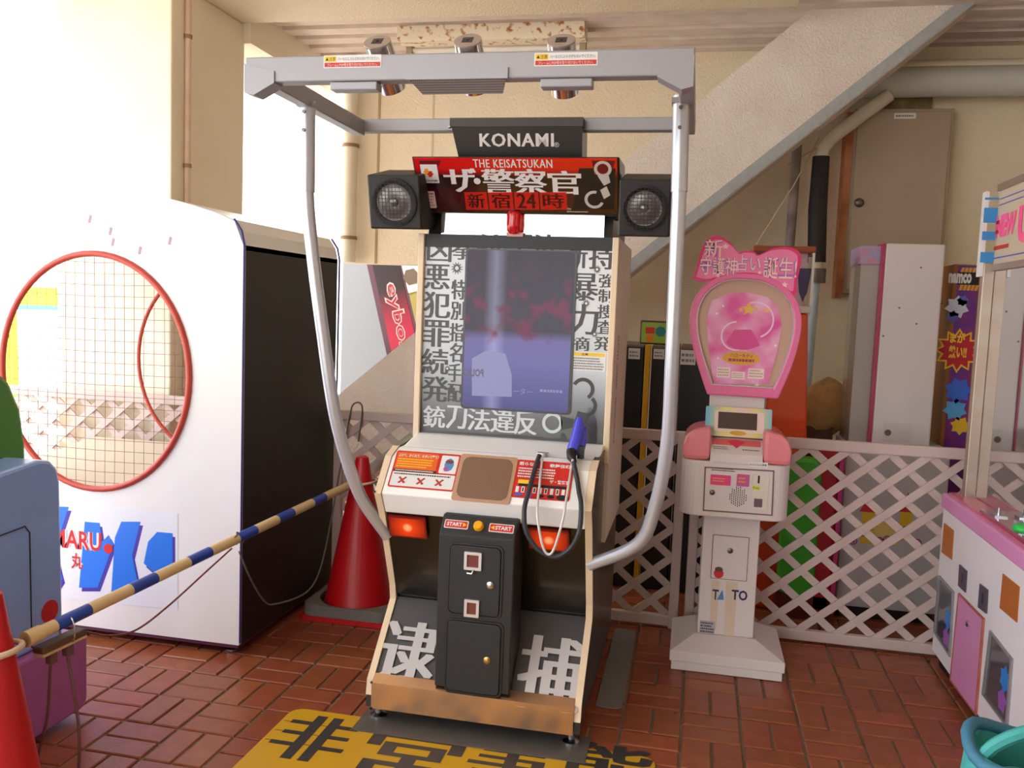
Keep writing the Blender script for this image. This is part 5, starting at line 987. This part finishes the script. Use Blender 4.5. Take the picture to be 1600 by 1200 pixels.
# deck controls
Zd = zdk + .006
for p in ((1510, 771), (1525, 774)):
    q = onz(*p, Zd); obj('chrome_button', MB().lathe([(.026, .0), (.026, .012), (.02, .016), (.02, .022), (.014, .024)], Matrix.Translation((q.x, q.y, Zd)), 20), chrome, Cw, smooth=True)
pd = [onz(*p, Zd) for p in ((1475, 785), (1560, 800), (1600, 838), (1600, 880))]
obj('clear_deck_cover', MB().box(XC_ + .03, 1.285, 2.75, 3.72, Zd, Zd + .012), mat('deck_cover_rose', (150, 70, 96), .08, coat=.8), Cw)
for k, (dx, y_) in enumerate(((.06, 3.6), (.11, 3.5), (.06, 3.35), (.12, 3.25), (.07, 3.1))):
    lv = obj('lever_bracket', MB().box(XC_ + dx - .02, XC_ + dx + .025, y_ - .025, y_ + .025, Zd + .012, Zd + .018), steel, Cw); obj('lever_pin', MB().cyl((XC_ + dx, y_, Zd + .018), (XC_ + dx, y_, Zd + .045), .005, n=8), steel, lv)
gq = onz(1597, 826, Zd + .05); obj('green_knob', MB().ball((gq.x, gq.y, gq.z), .03, .035, .018), mat('knob_green', (40, 190, 80), .3), Cw, smooth='all')
# glass case
XG = ony(1538, 500, 4.05).x + .01; zt_ = onx(1545, 306, XG).z; zh = onx(1545, 415, XG).z
obj('corner_post', MB().box(XG - .035, XG + .01, 4.03, 4.075, zdk, zh + .01), alu, Cw, bevel=.004); obj('post_cover', MB().box(XG - .05, XG - .036, 4.03, 4.075, zh - .05, zt_), mat('post_white', (234, 232, 232), .4), Cw)
PG = Plane((XG, 4.05, 0), (0, -1, 0), (0, 0, 1))
for k, (y0_, y1_) in enumerate(((315, 318), (330, 352), (365, 378), (396, 412))):
    a_, b2 = PG.uv(1545, y0_)[1], PG.uv(1545, y1_)[1]; obj('blue_stripe', MB().box(XG - .052, XG - .0, 4.028, 4.032, b2, a_), mat('stripe_blue', (60, 150, 220), .4), Cw)
hdr = obj('header_panel', MB().box(XG, XG + .04, 2.5, 4.03, zh, zt_), mat('header_beige', (206, 188, 166), .4), Cw); PGh = Plane((XG - .0005, 4.03, 0), (0, -1, 0), (0, 0, 1))
obj('header_rail', MB().box(XG - .008, XG + .04, 2.5, 4.03, zt_, zt_ + .03), alu, hdr); obj('header_rail', MB().box(XG - .008, XG + .04, 2.5, 4.03, zh - .025, zh), alu, hdr)
hy0, hy1 = zh, zt_; hh_ = hy1 - hy0
pinkl = mat('header_pink', (236, 84, 140), .3, emit=.15); q0_ = PGh.uv(1556, 360)[0]; q1_ = PGh.uv(1587, 360)[0]; q2_ = PGh.uv(1591, 355)[0]
letter('NEW', (q0_, hy0 + hh_ * .36, q1_, hy0 + hh_ * .66), .002, pinkl, hdr, PGh, bold=.06); letter('U', (q2_, hy0 + hh_ * .22, q2_ + .13, hy0 + hh_ * .70), .002, pinkl, hdr, PGh, bold=.06)
for z_, c_, x0_, x1_, t_ in ((.20, red, .0, .17, .05), (.55, red, .0, .035, .045), (.42, red, .0, .035, .045), (.80, mat('line_blue', (76, 96, 190), .4), .02, .9, .012), (.88, mat('line_blue', (76, 96, 190), .4), .02, .9, .012), (.08, mat('line_blue', (76, 96, 190), .4), .0, .9, .015)):
    plate('header_line', [(x0_, hy0 + hh_ * z_), (x1_, hy0 + hh_ * z_), (x1_, hy0 + hh_ * (z_ + t_)), (x0_, hy0 + hh_ * (z_ + t_))], .001, .002, c_, hdr, PGh)
obj('glass_pane', MB().add([(XG + .01, 2.5, zdk + .01), (XG + .01, 4.03, zdk + .01), (XG + .01, 4.03, zh), (XG + .01, 2.5, zh)], [(0, 1, 2, 3)]), gl, Cw)
obj('inner_back', MB().box(2.1, 2.15, 2.5, 4.06, zdk, zh), mat('case_grey', (130, 128, 126), .3), Cw); obj('case_roof', MB().box(XG + .01, 2.2, 2.5, 4.075, zt_, zt_ + .04), cw, Cw)
obj('prize_floor', MB().box(XG + .05, 2.08, 2.5, 4.03, zdk + .05, zdk + .09), mat('prize_floor', (70, 68, 76), .5), Cw)
for k, (x, y, z, c_) in enumerate(((1.62, 3.75, .95, (60, 80, 120)), (1.75, 3.5, .98, (214, 140, 40)), (1.6, 3.25, .93, (50, 60, 84)), (1.8, 3.0, .95, (196, 60, 60)))):
    tag(obj('prize_box', MB().box(x - .12, x + .12, y - .09, y + .09, zdk + .0905, z + .12), mat('prize_%d' % k, c_, .5), bevel=.01), ['navy prize box nearest the far corner inside the crane game', 'orange prize box inside the crane game', 'dark blue prize box inside the crane game', 'red prize box inside the crane game'][k], 'prize box', 'prizes in the crane game')
# teal bag at the bottom right corner
Bg = thing('tote_bag', 'teal fabric bag full of things at the bottom right corner', 'bag', (1.02, 2.35, 0))
bc_ = ony(1640, 1182, 1.98); bx_, by_ = bc_.x, bc_.y; Sb = bc_.z / .30; teal = mat('bag_teal', (70, 176, 170), .6, bump=.3, bscale=25, var=.4, vscale=8, var2=(40, 110, 120))
obj('bag_body', MB().lathe([(.15, .002), (.18, .08), (.175, .22), (.16, .30), (.15, .30), (.14, .16), (.02, .14)], Matrix.Translation((bx_, by_, 0)) @ Matrix.Diagonal((1, .8, Sb, 1)), 24, cap=False), teal, Bg, smooth=True)
obj('bag_rim', MB().tube([(bx_ + .158 * math.cos(t), by_ + .126 * math.sin(t), .302 * Sb + .018 * math.sin(3 * t)) for t in [k * math.pi / 14 for k in range(28)]], .014, 8, closed=True), mat('bag_rim_blue', (60, 120, 150), .6), Bg, smooth='all')
obj('bag_handle', MB().tube(bez([(bx_ - .15, by_, .26 * Sb), (bx_ - .12, by_ - .03, .31 * Sb), (bx_ - .02, by_ - .05, .34 * Sb), (bx_ + .08, by_ - .03, .31 * Sb), (bx_ + .13, by_, .27 * Sb)], 6), .014, 8), teal, Bg, smooth=True)
for x, y, c_ in ((.04, -.03, (226, 206, 180)), (-.05, .02, (90, 190, 186)), (.08, .04, (200, 190, 170))): obj('bag_contents', MB().ball((bx_ + x, by_ + y, .26 * Sb), .05, .04, .035), mat('contents_%d' % c_[0], c_, .6), Bg, smooth='all')
# ================================================================== MACHINES BEHIND THE FENCE
blk = mat('cabinet_black', (17, 16, 17), .5); tape = mat('paper_white', (206, 198, 196), .6)
YBc = 4.75; zc = ony(1040, 541, YBc).z
for k, (a_, b2, bx, lab) in enumerate(((925, 1003, (982, 544, 1000, 561), 'black cabinet behind the fence nearest the gun game, with a white notice'), (1016, 1058, (1021, 545, 1038, 561), 'black cabinet behind the fence between the yellow post and the silver tube'), (1061, 1125, (1063, 547, 1087, 570), 'black cabinet behind the fence beside the pink oval sign'))):
    x0_, x1_ = ony(a_, 600, YBc).x, ony(b2, 600, YBc).x; t = thing('black_cabinet', lab, 'cabinet', ((x0_ + x1_) / 2, 5, 0), 'black cabinets behind the fence')
    obj('cabinet_body', MB().box(x0_, x1_, YBc, 5.30, 0.001, zc - .012), blk, t, bevel=.004); obj('cabinet_top', MB().box(x0_, x1_, YBc - .004, 5.30, zc - .0115, zc), mat('top_brown', (112, 92, 76), .6), t)
    Pn = Plane((x0_, YBc, 0), (1, 0, 0), (0, 0, 1)); r = Pn.rect(*bx); n_ = plate('paper_notice', rrect(*r, .001), .0005, .001, tape, t, Pn); dashes((r[0] + .006, r[1] + .008, r[2] - .006, r[3] - .012), .0013, 2, mat('grey_print', (110, 110, 110)), n_, Pn)
yp0, yp1 = ony(1004, 600, 4.74).x, ony(1015, 600, 4.74).x; tag(obj('yellow_post', MB().box(yp0 + .004, yp1 - .004, 4.74, 4.80, 0.001, zc + .005), mat('post_yellow', (206, 150, 20), .5), bevel=.004), 'flat yellow post standing between the black cabinets', 'post')
gq0, gq1 = ony(1000, 520, 4.95), ony(1046, 520, 4.95); gp_ = thing('game_sign', 'small colourful boxed sign standing on the black cabinets', 'sign', ((gq0.x + gq1.x) / 2, 4.95, zc)); ztp = ony(1020, 501, 4.95).z
obj('sign_body', MB().box(gq0.x, gq1.x, 4.95, 5.05, zc + .0005, ztp), mat('sign_brown', (70, 54, 44), .5), gp_, bevel=.006); Pg = Plane((gq0.x, 4.95, zc), (1, 0, 0), (0, 0, 1)); gw_, gh_ = gq1.x - gq0.x, ztp - zc
plate('sign_face', rrect(.008, .008, gw_ - .006, gh_ - .01, .006), .0004, .002, mat('sign_lime', (150, 180, 70), .4), gp_, Pg); plate('sign_print', rrect(.03, gh_ * .45, gw_ * .5, gh_ * .72, .004), .002, .003, mat('sign_redprint', (206, 56, 40), .4), gp_, Pg); plate('sign_print', circle(gw_ * .7, gh_ * .55, .03, 7), .002, .003, mat('sign_teal', (30, 120, 130), .4), gp_, Pg); plate('sign_print', circle(gw_ * .35, gh_ * .25, .025, 6), .002, .003, mat('sign_orange', (226, 120, 40), .4), gp_, Pg)
# orange tower
YOr = 4.62; o0, o1 = ony(1196, 600, YOr).x, ony(1270, 640, YOr).x; ot = ony(1262, 490, YOr); oz = ot.z; ot1 = ony(1263, 490, YOr).x; Or = thing('orange_tower', 'shiny orange tower-shaped game with a clear display top, behind the pink oval sign', 'game tower', ((o0 + o1) / 2, 4.8, 0)); orm = mat('tower_orange', (226, 72, 20), .25, coat=.5)
obj('tower_body', MB().prism([(o0, YOr, 0.001), (o1 + .03, YOr, 0.001), (ot1, YOr, oz), (o0 + .02, YOr, oz)], (0, .3, 0)), orm, Or, bevel=.012)
zc1 = ony(1262, 478, YOr).z; zc2 = ony(1262, 395, YOr).z; zc3 = ony(1262, 385, YOr).z; x9 = ony(1271, 440, YOr).x
obj('collar', MB().box(o0 + .01, x9 - .005, YOr - .004, 4.90, oz, zc1), mat('collar_silver', (196, 190, 186), .3, .5), Or, bevel=.004)
obj('display_core', MB().box(o0 + .03, x9 - .03, YOr + .04, 4.88, zc1, zc2), mat('display_pinkish', (220, 180, 196), .4), Or); obj('clear_case', MB().box(o0 + .01, x9, YOr, 4.90, zc1 + .001, zc2), gl, Or)
obj('case_post', MB().box(x9 - .012, x9, YOr - .002, YOr + .01, zc1, zc2), mat('case_edge', (226, 220, 216), .3), Or); c_ = Plane((0, YOr + .038, 0), (1, 0, 0), (0, 0, 1)).uv(1256, 438)
plate('display_print', [(c_[0] - .035, c_[1] + .06), (c_[0] + .035, c_[1] + .06), (c_[0] + .02, c_[1] - .06), (c_[0], c_[1] - .11), (c_[0] - .02, c_[1] - .06)], 0, .002, mat('print_navy', (48, 44, 110), .5), Or, Plane((0, YOr + .039, 0), (1, 0, 0), (0, 0, 1)))
obj('tower_cap', MB().box(o0 - .10, x9 + .003, YOr - .006, 4.92, zc2, zc3), mat('cap_brown', (150, 72, 36), .5), Or, bevel=.006)
# white cabinet with clear side
YWb = 4.62; w0_, w1_ = ony(1373, 540, YWb).x, ony(1475, 420, YWb).x; wz = ony(1425, 381, YWb).z; Wb = thing('white_cabinet', 'tall plain white game cabinet with pink edges behind the fence', 'game cabinet', ((w0_ + w1_) / 2, 4.8, 0))
whg = mat('cabinet_offwhite', (216, 206, 206), .35, coat=.2); lw0, lw1 = ony(1312, 850, YWb).x, ony(1474, 850, YWb).x; zsp = ony(1420, 700, YWb).z
obj('upper_body', MB().box(w0_, w1_, YWb, 4.98, zsp, wz), whg, Wb, bevel=.008); obj('lower_body', MB().box(lw0, lw1, YWb - .002, 4.98, .06, zsp - .001), mat('cabinet_greywhite', (196, 190, 192), .4), Wb, bevel=.006); obj('cabinet_base', MB().box(lw0 + .02, lw1 - .02, YWb + .02, 4.96, .001, .059), black, Wb)
obj('pink_edge', MB().box(w0_ - .012, w0_ - .001, YWb, 4.98, zsp, wz), mat('edge_magenta', (176, 40, 90), .4), Wb); obj('clear_side', MB().box(w0_ - .10, w0_ - .013, YWb + .06, 4.97, zsp, wz - .03), mat('side_smoke', (168, 164, 158), .15, coat=.5), Wb)
obj('side_header', MB().box(w0_ - .105, w0_ - .013, YWb + .05, 4.98, wz - .10, wz - .01), mat('side_print_blue', (120, 170, 214), .4, var=1, vscale=20, var2=(214, 120, 130)), Wb)
Pw = Plane((w0_, YWb, 0), (1, 0, 0), (0, 0, 1)); r = Pw.rect(1380, 661, 1423, 690); wd_ = plate('service_door', rrect(*r, .002), .0005, .003, mat('service_offwhite', (206, 198, 196), .4), Wb, Pw); c_ = Pw.uv(1387, 676); plate('finger_hole', circle(*c_, .016, 18), .003, .0035, mat('hole_olive', (96, 90, 72), .6), wd_, Pw)
for p in ((1405, 481), (1439, 418), (1432, 506), (1471, 474), (1380, 525)): plate('scratch', circle(*Pw.uv(*p), .005, 7), .0004, .0009, mat('scratch_brown', (96, 84, 80), .7), Wb, Pw)
Pl_ = Plane((0, YWb - .002, 0), (1, 0, 0), (0, 0, 1))
for bx, c_, roofc in (((1345, 800, 1366, 850), (232, 190, 50), True), ((1405, 800, 1425, 845), (232, 190, 50), True), ((1366, 815, 1405, 850), (236, 206, 120), False)):
    r = Pl_.rect(*bx); tw_ = plate('castle_print', [(r[0], r[1]), (r[2], r[1]), (r[2], r[3]), (r[0], r[3])], .0005, .0012, mat('castle_%d' % c_[2], c_, .5), Wb, Pl_)
    if roofc: plate('castle_roof', [(r[0] - .012, r[3]), (r[2] + .012, r[3]), ((r[0] + r[2]) / 2, r[3] + .10)], .0012, .0018, mat('roof_red', (206, 44, 48), .5), Wb, Pl_)
for p in ((1333, 845), (1350, 832), (1374, 845), (1386, 843), (1403, 825), (1414, 828), (1433, 848)):
    q = Pl_.uv(*p); plate('curly_print', circle(q[0], q[1], .020, 14), .0018, .0022, mat('curl_violet', (70, 44, 110), .5), Wb, Pl_); obj('curly_print', MB().ring2(circle(q[0], q[1], .016, 14), circle(q[0], q[1], .007, 14), .0022, .0028), mat('curl_pink', (226, 130, 170), .5), Wb, Pl_.M)
# narrow game with hazard stripes
YNm = 4.86; n0, n1 = max(ony(1474, 500, YNm).x, lw1 + .008), ony(1534, 500, YNm).x; nz_ = ony(1500, 413, YNm).z; Nm = thing('striped_game', 'narrow game with black and yellow striped border and comic art behind the fence', 'arcade machine', ((n0 + n1) / 2, 5, 0))
obj('game_body', MB().box(n0, n1 + .06, YNm, 5.2, .001, nz_), mat('game_brown', (150, 90, 26), .4), Nm, bevel=.004); Pn = Plane((n0, YNm, 0), (1, 0, 0), (0, 0, 1)); nw = n1 - n0; rr0 = Pn.rect(1478, 418, 1520, 690); zt0 = rr0[3]
plate('art_panel', [(.02, rr0[1] - .3), (nw - .03, rr0[1] - .3), (nw - .03, zt0 + .01), (.02, zt0 + .01)], .0005, .0015, mat('art_violet', (70, 50, 150), .4, var=1, vscale=12, var2=(150, 40, 110)), Nm, Pn)
for k in range(5): x = .03 + k * (nw - .06) / 5; [plate('hazard_stripe', [(x, z_), (x + .014, z_), (x + .022, z_ + .03), (x + .008, z_ + .03)], .0016, .0022, mat('hazard_yellow', (226, 160, 40), .4), Nm, Pn) for z_ in (zt0 - .03, zt0 - .115)]
rn = Pn.rect(1482, 427, 1518, 443); plate('name_band', [(.02, rn[1] - .006), (nw - .03, rn[1] - .006), (nw - .03, rn[3] + .006), (.02, rn[3] + .006)], .0016, .0024, inkk, Nm, Pn); letter('namco', rn, .003, inkw, Nm, Pn, bold=.05)
c_ = Pn.uv(1497, 548); plate('burst', star(c_[0], c_[1], .115, 12, .72), .0016, .0024, mat('burst_yellow', (244, 196, 40), .4), Nm, Pn); plate('burst', star(c_[0], c_[1], .10, 12, .70), .0024, .003, mat('burst_red', (196, 30, 50), .4), Nm, Pn)
for s_, bx in (('まが', (1484, 520, 1508, 536)), ('熱い!!', (1482, 540, 1510, 560))): letter(s_, Pn.rect(*bx), .0035, mat('burst_text', (248, 206, 60), .4), Nm, Pn, bold=.04)
for p, rad, c3 in (((1495, 480), .06, (206, 212, 232)), ((1488, 495), .035, (90, 90, 170)), ((1504, 470), .03, (110, 110, 190)), ((1497, 610), .07, (60, 110, 220)), ((1492, 640), .06, (90, 170, 230)), ((1500, 665), .05, (236, 190, 50))): c_ = Pn.uv(*p); plate('comic_shape', star(c_[0], c_[1], rad, 7, .7, rad * 40), .0026, .0032, mat('comic_%d_%d' % (c3[0], c3[2]), c3, .4), Nm, Pn)
# soft tan plush back, small brown box, green and red ride
pq = ony(1310, 640, 5.0); pz = thing('plush_toy', 'big tan furry plush lying behind the fence next to the orange tower', 'plush toy', (pq.x, 5.05, 0)); fur = mat('tan_fur', (206, 164, 108), .95, bump=.9, bscale=90, var=.7, vscale=16, var2=(160, 112, 66))
obj('plush_body', MB().tube([(pq.x - .22, 5.1, pq.z - .22), (pq.x - .1, 5.1, pq.z - .08), (pq.x - .02, 5.14, pq.z + .02), (pq.x + .04, 5.16, pq.z + .08)], [.05, .12, .15, .12], 18), fur, pz, smooth='all')
obj('plush_support', MB().box(pq.x - .25, pq.x - .02, 5.0, 5.2, .001, pq.z - .10), mat('crate_brown', (92, 66, 50), .6), pz)
bq = ony(1310, 676, 4.72); 
rg = thing('green_ride', 'green and red moulded ride standing behind the lattice', 'kiddie ride', (.62, 4.6, 0)); Yg = 4.50
g0, g1, g2 = ony(1222, 800, Yg).x, ony(1281, 800, Yg).x, ony(1312, 800, Yg).x
ztg = ony(1255, 716, Yg).z; obj('green_shell', MB().prism([(x, Yg, z) for x, z in rrect(g0, .12, g1, ztg, .05)], (0, .10, 0)), mat('shell_green', (70, 176, 44), .35), rg, bevel=.02)
obj('red_shell', MB().box(g1 - .01, g2 - .015, Yg + .02, Yg + .11, .05, ony(1296, 700, Yg).z), mat('shell_red', (176, 20, 34), .4), rg, bevel=.01); obj('magenta_trim', MB().box(g2 - .014, g2 + .006, Yg, Yg + .11, .05, ony(1296, 690, Yg).z), mat('shell_magenta', (196, 50, 120), .4), rg); obj('ride_base', MB().box(g0, g2, Yg + .02, Yg + .1, .001, .12), mat('ride_base_red', (96, 16, 24), .5), rg)
